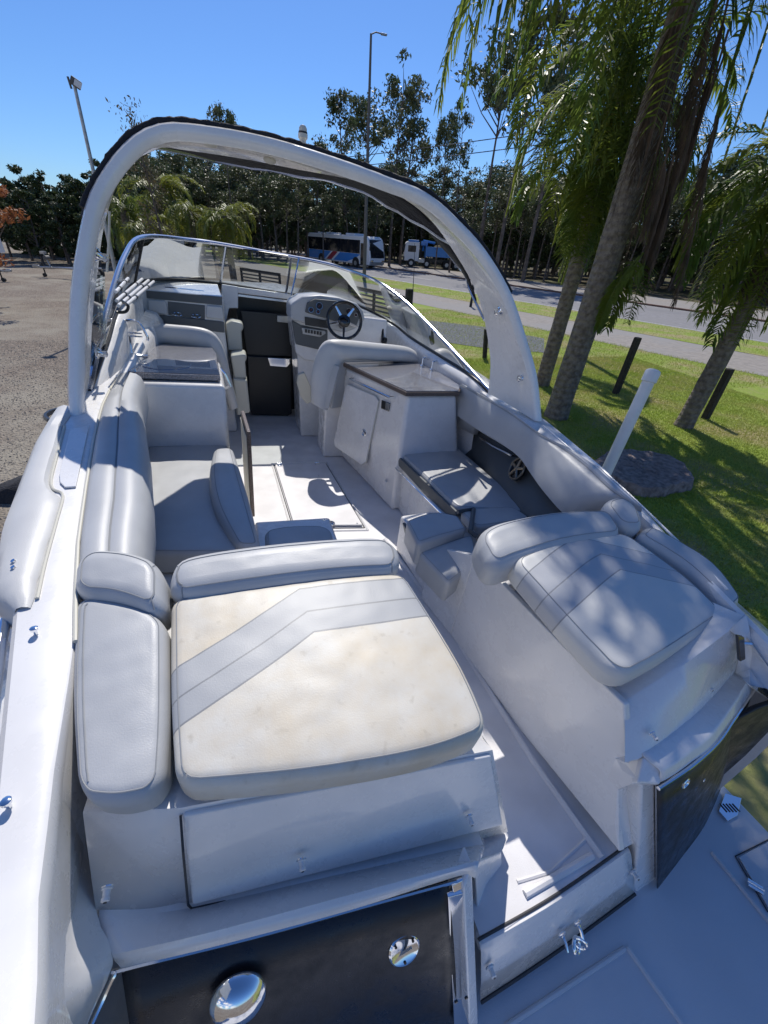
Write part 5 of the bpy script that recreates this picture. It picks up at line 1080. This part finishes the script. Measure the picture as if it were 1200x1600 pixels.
MB().prism([BY(228, 452, yc), BY(346, 463, yc), BY(340, 444, 4.95), BY(240, 436, 4.9)], (0, 0, -.02)).build('console_top', M['gel'], bt, bevel=.006)
hh = MB().prism([BY(257, 447, 4.78), BY(314, 452, 4.78), BY(320, 459, 4.58), BY(258, 453, 4.58)], (0, 0, .02)).build('console_hatch', M['tint'], bt, bevel=.004)
for u, v in ((271, 448), (306, 452)): MB().box(BY(u, v, 4.74), (.07, .05, .03)).build('hinge', M['chrome'], hh, bevel=.005)
MB().prism([BY(346, 444, 4.95), BY(372, 448, 4.95), BY(372, 482, 4.95), BY(358, 482, 4.95), BY(350, 520, 4.95), BY(343, 520, 4.95)], (0, .1, 0)).build('bulkhead', M['gel'], bt, bevel=.01)
# steps down beside the companionway
for pts, y in (([(352, 506), (362, 501), (378, 505), (381, 513), (377, 518), (379, 548), (357, 548)], 4.6), ([(360, 556), (383, 553), (386, 560), (383, 566), (385, 592), (366, 592)], 4.3), ([(364, 592), (386, 594), (391, 645), (370, 650)], 4.25)):
    MB().prism([BY(*p, y) for p in pts], (0, .25, 0)).build('moulded_step', M['creamplastic'], bt, bevel=.02, seg=4)
# companionway
yd = 5.0
MB().prism([BY(367, 455, yd+.3), BY(462, 470, yd+.3), BY(460, 655, yd+.3), BY(385, 655, yd+.3)], (0, .02, 0)).build('companionway_recess', M['black'], bt)
cdoor = MB().prism([BY(386, 556, yd), BY(457, 560, yd), BY(456, 646, yd), BY(450, 650, yd), BY(394, 648, yd), BY(390, 640, yd)], (0, .03, 0)).build('companionway_door', M['black'], bt, bevel=.01, seg=3)
MB().prism([BY(418, 559, yd-.03), BY(456, 561, yd-.03), BY(456, 566, yd-.03), BY(448, 574, yd-.03), BY(422, 572, yd-.03)], (0, .03, 0)).build('door_handle', M['chrome'], cdoor, bevel=.005)
ud = MB().prism([BY(376, 485, yd+.05), BY(460, 492, yd+.05), BY(460, 557, yd+.05), BY(386, 557, yd+.05)], (0, .02, 0)).build('companionway_door', M['black'], bt, bevel=.006)
MB().prism([BY(433, 493, yd), BY(452, 494, yd), BY(452, 505, yd), BY(433, 503, yd)], (0, .04, 0)).build('door_latch', M['steel'], ud, bevel=.004)
MB().prism([BY(370, 448, 4.98), BY(458, 460, 4.98), BY(458, 469, 4.98), BY(368, 458, 4.98)], (0, .25, 0)).build('companionway_hatch', M['gel'], bt, bevel=.01)
MB().prism([BY(369, 459, 5.0), BY(458, 470, 5.0), BY(458, 474, 5.0), BY(370, 463, 5.0)], (0, .03, 0)).build('hatch_track', M['alloy'], bt, bevel=.003)
# ---- helm
yh = 4.25
lowh = MB().prism([BY(455, 482, yh+.03), BY(462, 552, yh+.03), BY(476, 563, yh+.03), BY(500, 566, yh+.03), BY(600, 560, yh+.03), BY(606, 500, yh+.03)], (0, .5, 0)).build('helm_console', M['gel'], bt, bevel=.02, seg=3)
MB().prism([BY(456, 500, yh+.01), BY(470, 508, yh+.01), BY(512, 516, yh+.01), BY(512, 545, yh+.01), BY(496, 546, yh+.01), BY(462, 538, yh+.01)], (0, .04, 0)).build('lower_dash', VD, lowh, bevel=.01)
MB().prism([BY(464, 548, yh+.07), BY(480, 545, yh+.07), (BY(560, 560, yh+.1)[0], yh+.07, .8), (1.35, yh+.07, 0), (.58, yh+.07, 0)], (0, .5, 0)).build('helm_pedestal', M['gel'], bt, bevel=.02)
MB().prism([(1.3, 3.4, 0), (1.8, 3.0, 0), (1.75, 4.9, 0), (1.3, 4.9, 0)], (0, 0, .84)).build('helm_side_moulding', M['gel'], bt, bevel=.03)
pod = MB().prism([BY(454, 500, yh-.05), BY(455, 474, yh-.05), BY(472, 463, yh-.05), BY(500, 461, yh-.05), BY(530, 465, yh-.05), BY(558, 474, yh-.05), BY(568, 486, yh-.05), BY(571, 500, yh-.05), BY(560, 512, yh-.05), BY(540, 520, yh-.05), BY(500, 512, yh-.05)], (0, .42, .0)).build('instrument_pod', V, bt, bevel=.025, seg=4)
fp = MB().prism([BY(477, 488, yh-.075), BY(480, 473, yh-.075), BY(492, 467, yh-.075), BY(525, 470, yh-.075), BY(552, 479, yh-.075), BY(564, 492, yh-.075), BY(556, 512, yh-.075), BY(510, 498, yh-.075)], (0, .03, 0)).build('instrument_panel', VD, pod, bevel=.008)
for u, v, r in ((486, 484, .022), (499, 478, .030), (497, 487, .018), (545, 486, .024), (556, 492, .015)):
    MB().lathe(BY(u, v, yh-.08), (0, -1, .2), [(r, 0), (r, .008), (r*.9, .010), (r*.86, .004), (.002, .003)], 24).build('gauge', M['black'], fp, smooth=True)
    MB().torus(BY(u, v, yh-.09), (0, -1, .2), r*.95, .0018, 24, 6).build('gauge_bezel', M['chrome'], fp, smooth=True); MB().box(BY(u, v, yh-.093), (r*.9, .002, .002), Matrix.Rotation(-.8, 3, 'Y')).build('needle', M['redpaint'], fp)
MB().prism([BY(476, 495, yh-.06), BY(512, 501, yh-.06), BY(512, 513, yh-.06), BY(477, 508, yh-.06)], (0, .02, 0)).build('radio', M['black'], pod, bevel=.003)
sp_ = MB().prism([BY(471, 512, yh-.02), BY(508, 517, yh-.02), BY(509, 521, yh-.02), BY(500, 527, yh-.02), BY(473, 522, yh-.02)], (0, .03, 0)).build('switch_panel', M['steel'], lowh, bevel=.003)
for k in range(6): MB().box(BY(478+k*4.6, 517+k*.8, yh-.03), (.018, .012, .03)).build('switch', M['black'], sp_, bevel=.002)
# steering wheel
wc = Vector(BY(538, 501, 3.98)); ax = Vector((-.12, -1, .30)).normalized(); x_ = ax.cross(Vector((0, 0, 1))).normalized(); y_ = ax.cross(x_)
sw = MB().torus(wc, ax, .150, .014, 48, 10).build('steering_wheel', M['blackgloss'], bt, smooth=True)
b = MB()
for k in range(5):
    a = 2*PI*k/5+.3; d = x_*math.cos(a)+y_*math.sin(a); s_ = ax.cross(d)
    b.prism([wc+d*.03+s_*.014-ax*.02, wc+d*.145+s_*.008, wc+d*.145-s_*.008, wc+d*.03-s_*.014-ax*.02], ax*-.008)
b.build('wheel_spokes', M['chrome'], sw, bevel=.003)
MB().lathe(wc-ax*.03, ax, [(.055, 0), (.055, .015), (.04, .028), (.01, .032)], 28).build('wheel_hub', M['blackgloss'], sw, smooth=True)
MB().tube([wc-ax*.02, wc-ax*.22], .03, 12).build('steering_column', M['black'], sw, smooth=True)
# throttle
t0 = Vector(BX(602, 535, 1.40)); th = MB().lathe(t0, (-1, 0, .2), [(.045, 0), (.045, .02), (.03, .03)], 20); th.tube([t0+Vector((-.03, 0, 0)), BX(598, 515, 1.37), BX(597, 504, 1.37)], [.014, .011, .016], 10)
k_ = Vector(BX(597, 502, 1.37)); th.tube([k_+Vector((-.05, 0, 0)), k_+Vector((.05, 0, 0))], .019, 12)
th.build('throttle_lever', M['black'], bt, smooth=True)
# helm seat back (bolster bent round)
ys = 3.55
oo = [BY(486, 628, ys), BY(486, 590, ys), BY(492, 560, ys), BY(504, 536, ys), BY(525, 530, ys), BY(580, 535, ys+.1), BY(632, 541, ys+.25), BY(648, 548, ys+.3)]
ii = [BY(512, 640, ys), BY(518, 610, ys), BY(524, 590, ys), BY(534, 566, ys), BY(548, 562, ys), BY(590, 564, ys+.1), BY(632, 566, ys+.25), BY(650, 568, ys+.3)]
O_, I_ = resample(smooth_path(oo, 6), 50), resample(smooth_path(ii, 6), 50); sec = []
for a, c in zip(O_, I_):
    m_ = (a+c)/2; h = (a-c)/2; sec.append([m_+h*math.cos(t)+Vector((0, .07*math.sin(t), 0)) for t in np.linspace(0, 2*PI, 14, endpoint=False)])
hs = MB().loft(sec, closed=True); hs.add(sec[0], [tuple(range(14))]); hs.add(sec[-1], [tuple(range(14))])
hs = hs.build('helm_seat', VW, bt, smooth=True, angle=70)
MB().prism([BY(530, 560, ys+.06), BY(640, 560, ys+.30), BY(640, 620, ys+.30), BY(516, 640, ys+.06)], (0, .06, 0)).build('seat_shell', V, hs, bevel=.02)
MB().prism([BY(493, 560, ys-.02), BY(532, 572, ys-.08), BY(514, 640, ys-.08), BY(489, 632, ys-.02)], (0, .05, 0)).build('seat_back_panel', V, hs, bevel=.015, seg=3)
MB().prism([(.72, 3.75, 0), (1.3, 3.75, 0), (1.3, 4.1, 0), (.72, 4.1, 0)], (0, 0, .5)).build('seat_pedestal', M['gel'], bt, bevel=.02)
pad('helm_seat_cushion', VW, bt, [(.72, 3.7, .62), (1.35, 3.7, .62)], [(.72, 4.15, .62), (1.35, 4.15, .62)], T=.12, r=.03, seam=False)
ar = MB().tube(smooth_path([BX(488, 555, .72), BX(480, 560, .70), BX(480, 580, .70), BX(484, 590, .72)]), .03, 10).build('armrest', VW, hs, smooth=True)
cs = [BY(464, 600, 3.9), BY(466, 585, 3.9), BY(476, 582, 3.9), BY(486, 605, 3.9), BY(487, 628, 3.9), BY(480, 632, 3.9), BY(470, 620, 3.9)]
fl = MB().prism(cs, (0, .06, 0)).build('seat_hinge_cover', M['creamplastic'], hs, bevel=.012, seg=3)
# ================================================================== WET BAR (starboard)
zt = .92
k5 = [B(537, 566, zt), B(635, 611, zt), B(716, 611, zt), B(719, 603, zt), B(668, 570, zt), B(645, 563, zt)]
bo5 = [B(497, 650, 0), B(612, 795, 0)]
wbar = MB()
F_ = [Vector(B(541, 575, .885)), Vector(B(637, 617, .885)), Vector(B(713, 617, .885)), Vector((1.75, 3.6, .885)), Vector((.95, 4.0, .885))]
G_ = [Vector((.86, 4.05, 0)), Vector((1.07, 2.66, 0)), Vector((1.72, 2.75, 0)), Vector((1.75, 3.6, 0)), Vector((.95, 4.1, 0))]
n5 = 5
wbar.add(F_+G_, [(0, 1, 2, 3, 4), (9, 8, 7, 6, 5)]+[(i, i+n5, (i+1) % n5+n5, (i+1) % n5) for i in range(n5)])
wbar = wbar.build('wet_bar', M['gel'], bt, bevel=.03, seg=4)
ctop = MB().prism([(p[0], p[1], zt-.004) for p in k5], (0, 0, .006)).build('countertop', M['counter'], wbar)
MB().prism([(Vector(p)+(Vector(p)-Vector((1.3, 3.1, zt))).normalized()*.012+Vector((0, 0, -.005)))[:] for p in k5], (0, 0, -.03)).build('counter_edge', M['counteredge'], wbar, bevel=.005)
# door on the slanting front: local frame
def onface(u, v, off=.0):
    a, b_, c = F_[0], F_[1], G_[1]; n = (b_-a).cross(c-a).normalized()
    if n.x > 0: n = -n
    o = Vector((0, 0, HB)); d = MB_@np.array([(u-600)/F, (v-800)/F, 1.0]); d = Vector(d.tolist())
    t = (a+n*off-o).dot(n)/d.dot(n); return o+d*t, n
fd = [(545, 601), (588, 619), (592, 626), (572, 722), (566, 726), (525, 698), (523, 690), (541, 604)]
pp = [onface(u, v, .004)[0] for u, v in fd]; nn = onface(550, 620)[1]
wd = MB().prism(pp, nn*.012).build('locker_door', M['gel'], wbar, bevel=.005, seg=3)
MB().tube([onface(u, v, .003)[0] for u, v in fd+[fd[0]]], .006, 6).build('door_frame', M['creamplastic'], wd, smooth=True)
c = onface(569, 676, .016)[0]; MB().lathe(c, nn, [(.03, 0), (.03, .004), (.024, .007), (.018, .002)], 24).box(c+nn*.008, (.008, .04, .01)).build('latch', M['chrome'], wd, smooth=True)
for u, v in ((538, 622), (527, 672)): MB().tube([onface(u, v-4, .012)[0], onface(u, v+4, .012)[0]], .006, 8).build('hinge', M['chrome'], wd)
r0, r1 = onface(547, 592, .05)[0], onface(609, 621, .05)[0]
MB().tube([r0-nn*.05, r0, r0.lerp(r1, .5), r1, r1-nn*.05], .010, 10).build('towel_rail', M['chrome'], wbar, smooth=True)
so_ = MB().prism([onface(597, 625, .002)[0], onface(610, 630, .002)[0], onface(608, 643, .002)[0], onface(596, 638, .002)[0]], nn*.006).build('power_socket', M['black'], wbar, bevel=.002)
MB().prism([onface(603, 628, .008)[0], onface(609, 631, .008)[0], onface(607, 642, .008)[0], onface(602, 640, .008)[0]], nn*.003).build('socket_plate', M['chrome'], so_, bevel=.001)
MB().cyl(onface(604, 751, .002)[0], nn, .014, .005, 16).build('drain_plug', M['chrome'], wbar, smooth=True)
for (u, v) in ((659, 572), (674, 578)):
    c = Vector(B(u, v, zt+.005)); MB().lathe(c, (0, 0, 1), [(.02, 0), (.02, .006), (.010, .012), (.009, .07)], 14).tube([c+Vector((0, 0, .065)), c+Vector((.05, .02, .07)), c+Vector((.08, .03, .05))], .009, 8).build('tap', M['chrome'], wbar, smooth=True)
# ================================================================== WINDSHIELD
pb = [(1.76, 2.75, .93), (1.72, 3.1, 1.0), (1.66, 4.18, 1.08), (1.6, 4.7, 1.16), (1.27, 4.9, 1.28), (.92, 5.0, 1.32), (.5, 5.0, 1.32), (-.14, 5.0, 1.35), (-.55, 4.85, 1.35), (-.78, 4.3, 1.32), (-.74, 3.4, 1.22), (-.74, 3.0, 1.08), (-.76, 2.55, .90)]
ptp = [(1.76, 2.75, .94), (1.7, 3.45, 1.14), (1.6, 4.23, 1.37), (1.42, 4.55, 1.52), (1.08, 4.5, 1.60), (.80, 4.68, 1.64), (.53, 4.75, 1.655), (-.06, 4.75, 1.68), (-.36, 4.65, 1.68), (-.65, 4.2, 1.65), (-.70, 3.68, 1.52), (-.74, 3.17, 1.25), (-.76, 2.55, .91)]
ptp[3] = BY(590, 440, 4.7); ptp[4] = BY(535, 419, 4.62)
TB, TT = smooth_path(pb, 6), smooth_path(ptp, 6)
def sub(P, i0, i1): return P[i0*6:i1*6+1]
ws = MB().tube(TT, .016, 10).build('windshield', M['alloy'], bt, smooth=True); ws['label'] = 'wraparound three-pane windshield with polished metal frame'
MB().tube([p+Vector((0, 0, 0)) for p in TB], .013, 8).build('lower_frame', M['black'], ws, smooth=True)
for i0, i1 in ((0, 3), (3, 6), (6, 7), (7, 9), (9, 12)):
    a, c = sub(TT, i0, i1), sub(TB, i0, i1); MB().loft([[p, q] for p, q in zip(a, c)]).build('glass_pane', M['glass'], ws, smooth=True)
for i in (6, 7, 9):
    MB().tube([TT[i*6], TB[i*6]], .012, 8).build('mullion', M['alloy'] if i != 9 else M['black'], ws, smooth=True)
MB().tube([BY(467, 404, 4.7), BY(462, 430, 4.6), BY(455, 462, 4.55)], .008, 8).build('pane_latch', M['chrome'], ws, smooth=True)
MB().tube([Vector(BY(380, 389, 4.75)), Vector(BY(450, 400, 4.73))], .006, 6).build('pane_seal', M['black'], ws)
# deck between the windshield base and the gunwale line, meeting at the bow
nd = 91; inn = resample([p+Vector((0, 0, -.012)) for p in TB], nd)
outer = [(interp(outS, y), y, SH(y)) for y in np.linspace(2.75, 7.88, 40)]+[(interp(outP, y), y, SH(y)) for y in np.linspace(7.88, 2.5, 40)]
ou = resample(outer, nd); sec = []
for k in range(nd):
    a, c = inn[k], ou[k]; row = []
    for q in range(9):
        f = q/8; p = a.lerp(c, f); p.z += .05*math.sin(PI*f)*min(1, (c-a).length/.8); row.append(p)
    row += [c+Vector((0, 0, -.05))]; sec.append(row)
MB().loft(sec).build('foredeck', M['gel'], bt, smooth=True, angle=60)
# inner liner hanging from the windshield base down inside the cockpit
cc_ = Vector((.5, 3.6, 0))
sec = []
for p in inn:
    d_ = (cc_-Vector((p.x, p.y, 0))).normalized(); sec.append([p+Vector((0, 0, .002)), p+d_*.04+Vector((0, 0, -.004)), p+d_*.06+Vector((0, 0, -.05)), p+d_*.05+Vector((0, 0, -.25)), Vector((p.x, p.y, .25))+d_*.02])
MB().loft(sec[:38]).build('cockpit_liner', M['gel'], bt, smooth=True, angle=180)
MB().loft(sec[66:]).build('cockpit_liner', M['gel'], bt, smooth=True, angle=180)
MB().loft([[(-.74, 2.9, .91), (-.655, 2.9, .91), (-.63, 2.9, .88), (-.63, 2.9, .5)], [(-.74, 3.6, 1.02), (-.66, 3.6, 1.01), (-.63, 3.6, .95), (-.63, 3.6, .5)], [(-.74, 4.4, 1.12), (-.66, 4.4, 1.10), (-.62, 4.4, 1.04), (-.60, 4.4, .5)]]).build('side_liner', M['gel'], bt, smooth=True, angle=180)
# bundle of white tubes with straps lying on the port side liner
tb_ = thing('tube_bundle', 'bundle of thin white tubes strapped together inside the left side of the windshield', 'tubes')
tb_.matrix_world = boat.matrix_world
for (a, b_) in (((185, 478, -.60, 1.16), (232, 438, -.60, 1.30)), ((182, 470, -.63, 1.16), (222, 436, -.63, 1.30)), ((198, 476, -.57, 1.14), (240, 440, -.57, 1.28)), ((181, 456, -.66, 1.2), (200, 435, -.66, 1.3))):
    p, q = Vector(BX(a[0], a[1], a[2])), Vector(BX(b_[0], b_[1], b_[2])); MB().tube([p, q], .009, 12).build('tube', M['pvc'], tb_, smooth=True)
    for k in (.25, .7): MB().tube([p.lerp(q, k), p.lerp(q, k+.03)], .012, 12).build('clamp', M['black'], tb_, smooth=True)
MB().tube(smooth_path([BX(182, 488, -.62), BX(196, 487, -.58), BX(200, 478, -.56), BX(190, 470, -.6)]), .008, 6).build('strap', M['black'], tb_, smooth=True)
# ================================================================== ARCH
aft = [(104, 652), (102, 600), (103, 560), (103, 500), (108, 433), (117, 377), (133, 307), (160, 258), (190, 222), (218, 200), (250, 188), (283, 187), (340, 194), (400, 205), (467, 223), (550, 251), (617, 277), (660, 294), (695, 318), (727, 350), (755, 380), (783, 421), (804, 462), (825, 525), (842, 587), (849, 656)]
fore = [(140, 656), (141, 600), (142, 550), (146, 480), (152, 430), (160, 367), (171, 322), (183, 287), (200, 257), (220, 238), (250, 230), (283, 234), (340, 242), (400, 252), (460, 264), (550, 281), (610, 300), (648, 322), (680, 352), (710, 395), (735, 437), (752, 480), (762, 530), (766, 567), (764, 600), (762, 614)]
def arc3(px, y0, dy):
    o = []
    for p in px:
        r = BY(*p, y0)
        for k in range(6): r = BY(*p, y0+dy*(r[2]-.85)/1.4)
        o.append(Vector(r))
    return o
n_ = 70
A, Fo = resample(smooth_path(arc3(aft, 2.2, .35), 5), n_), resample(smooth_path(arc3(fore, 2.6, .30), 5), n_)
cen = Vector((CX, 2.5, .9)); sec = []
TN = [(A[min(i+1, n_-1)]-A[max(i-1, 0)]).normalized() for i in range(n_)]
for i in range(n_):
    wv = (Fo[i]-A[i]).normalized(); out = TN[i].cross(wv).normalized()
    if out.dot((A[i]-cen)) < 0: out = -out
    t = .060; a, f = A[i], Fo[i]
    L = (f-a).length; r = .028
    sec.append([a+wv*.03-out*(t+.004), a+wv*.004-out*(t-.012), a-out*t*.5, a+wv*.004-out*.012, a+wv*r, f-wv*r+out*t*.8, f+out*t*.5, f-wv*.002, f-wv*L*.3-out*.012, f-wv*L*.6-out*.03])
archm = MB().loft(sec, closed=True); archm.add(sec[0], [tuple(range(10))]); archm.add(sec[-1], [tuple(range(10))])
arch = archm.build('radar_arch', M['gel'], bt, smooth=True, angle=50)
for u, v in ((789, 482), (818, 592)):
    for k in range(n_-1, n_//2, -1): pass
def fit(u, v, i_hint):
    best = None
    for i in range(n_):
        for s_ in np.linspace(.05, .95, 19):
            p = A[i].lerp(Fo[i], s_); d = MB_.T@(np.array(p)-np.array([0, 0, HB])); e = (600+F*d[0]/d[2]-u)**2+(800+F*d[1]/d[2]-v)**2
            if best is None or e < best[0]:
                wv = (Fo[i]-A[i]).normalized(); out = TN[i].cross(wv).normalized()
                if out.dot((A[i]-cen)) < 0: out = -out
                best = (e, p-out*.03, -out, wv)
    return best[1:]
for u, v in ((790, 482), (820, 592), (144, 390), (140, 548)):
    p, n, wv = fit(u, v, 0); b = MB().lathe(p, n, [(.030, 0), (.030, .006), (.02, .012), (.012, .03), (.016, .034), (.016, .045), (.006, .05)], 16); b.box(p+n*.02, (.05, .02, .03)); b.build('arch_fitting', M['chrome'], arch, smooth=True)
p, n, wv = fit(380, 222, 0)
MB().prism([BY(150, 430, 2.78), BY(164, 430, 2.95), BY(166, 560, 2.95), BY(152, 620, 2.8), BY(142, 640, 2.7), BY(143, 480, 2.7)], (-.012, 0, 0)).build('arch_window', M['archglass'], arch)
MB().torus((A[0]+Fo[0])/2+Vector((0, 0, .02)), (0, 0, 1), .13, .012, 28, 6).build('base_gasket', M['black'], arch)
# folded canvas along the top of the arch and its fore side
def ruffle(path, r, seed, n=9):
    rnd = random.Random(seed); b = MB(); P = resample(path, 150)
    rs = [r*(1+.10*math.sin(i*.9+rnd.random()*.8)+rnd.uniform(-.10, .10)) for i in range(150)]
    P = [p+Vector((rnd.uniform(-1, 1), rnd.uniform(-1, 1), rnd.uniform(-1, 1)))*r*.12 for p in P]
    b.tube(P, rs, n); return b
idx = [i for i in range(n_) if A[i].z > 1.70 or (A[i].x > CX and A[i].z > 1.55)]
outs = []
for i in idx:
    wv = (Fo[i]-A[i]).normalized(); out = TN[i].cross(wv).normalized(); out = out if out.dot(A[i]-cen) > 0 else -out
    outs.append((A[i]+out*.012+wv*.05, A[i]+out*.03+wv*.17, Fo[i]+out*.05+wv*.045, Fo[i]+wv*.03+out*.02))
cn = ruffle([o[0] for o in outs], .013, 1)
for q, sd_, r in ((1, 2, .017), (2, 3, .018)):
    t2 = ruffle([o[q] for o in outs], r, sd_); cn.add(t2.v, t2.f)
cnv = cn.build('folded_canopy', M['canvas'], bt, smooth=True, angle=60); cnv['label'] = 'black folded bimini canvas gathered along the arch'
fo_ = [o[3] for o in outs if o[3].z > 1.72]; sec = []; rnd = random.Random(8)
for k_, p in enumerate(fo_):
    t_ = k_/(len(fo_)-1); x2 = CX+(p.x-CX)*.96; row = []
    for q in range(9):
        f = q/8*max(0, min(1, (p.z-1.80)/.18))*max(.0, min(1, (p.x+.45)/.35)); wv_ = .008*math.sin(f*21+t_*40)+rnd.uniform(-.004, .004)
        row.append((p.x+(x2-p.x)*f, p.y-.03+.66*f, p.z+.008+wv_*.5+.045*f))
    sec.append(row)
MB().loft(sec).build('canopy_sheet', M['canvas'], cnv, smooth=True, solid=.004, angle=80)
MB().tube([r_[-1] for r_ in sec], .013, 8).build('canopy_bow', M['alloy'], cnv, smooth=True)
# canopy strip hanging forward on starboard side and metal bow
s0 = [BY(600, 300, 3.2), BY(640, 330, 3.25), BY(690, 385, 3.3), BY(720, 420, 3.3), BY(740, 455, 3.3)]
s1 = [BY(612, 300, 2.95), BY(655, 328, 2.95), BY(700, 382, 2.95), BY(728, 425, 2.95), BY(744, 470, 3.0)]
MB().loft([[a, b_] for a, b_ in zip(smooth_path(s0), smooth_path(s1))]).build('canopy_flap', M['canvas'], cnv, smooth=True, solid=.01)
MB().tube(smooth_path([BY(612, 312, 3.3), BY(668, 352, 3.35), BY(712, 412, 3.35), BY(727, 430, 3.3), BY(735, 455, 3.2), BY(757, 500, 2.8)]), .010, 8).build('canopy_bow', M['alloy'], cnv, smooth=True)
MB().tube([BY(215, 240, 3.0), BY(244, 226, 2.9), BY(273, 216, 2.75)], .016, 8).build('canopy_strut', M['alloy'], cnv, smooth=True)
MB().tube([BY(171, 330, 3.0), BY(170, 380, 3.0), BY(167, 425, 3.0)], .006, 6).build('lanyard', M['creamplastic'], cnv)
# anchor light
lp = Vector(BY(473, 229, 2.62))
k5_ = .62
def anchor(prof, dz): return MB().lathe(lp+Vector((0, 0, dz*k5_)), (0, 0, 1), [(r_*k5_, h_*k5_) for r_, h_ in prof], 20)
al = anchor([(.03, 0), (.03, .02), (.022, .03), (.026, .05), (.036, .06), (.036, .085)], -.01).build('anchor_light', M['creamplastic'], arch, smooth=True)
anchor([(.034, 0), (.034, .012), (.028, .013)], .075).build('light_band', M['black'], al, smooth=True)
anchor([(.030, 0), (.030, .02), (.02, .035), (.004, .04)], .088).build('light_lens', M['creamplastic'], al, smooth=True)
for u in (420, 540, 330): p, n, wv = fit(u, 215+(u-330)*.21, 0); MB().lathe(p, n, [(.03, 0), (.03, .006), (.024, .010), (.01, .011)], 20).build('courtesy_light', M['creamplastic'], arch, smooth=True)
# aerial and small bits
MB().tube([BX(643, 492, 1.72), BX(647, 420, 1.80), BX(648, 380, 1.82)], [.006, .003, .002], 6).build('aerial', M['black'], bt)
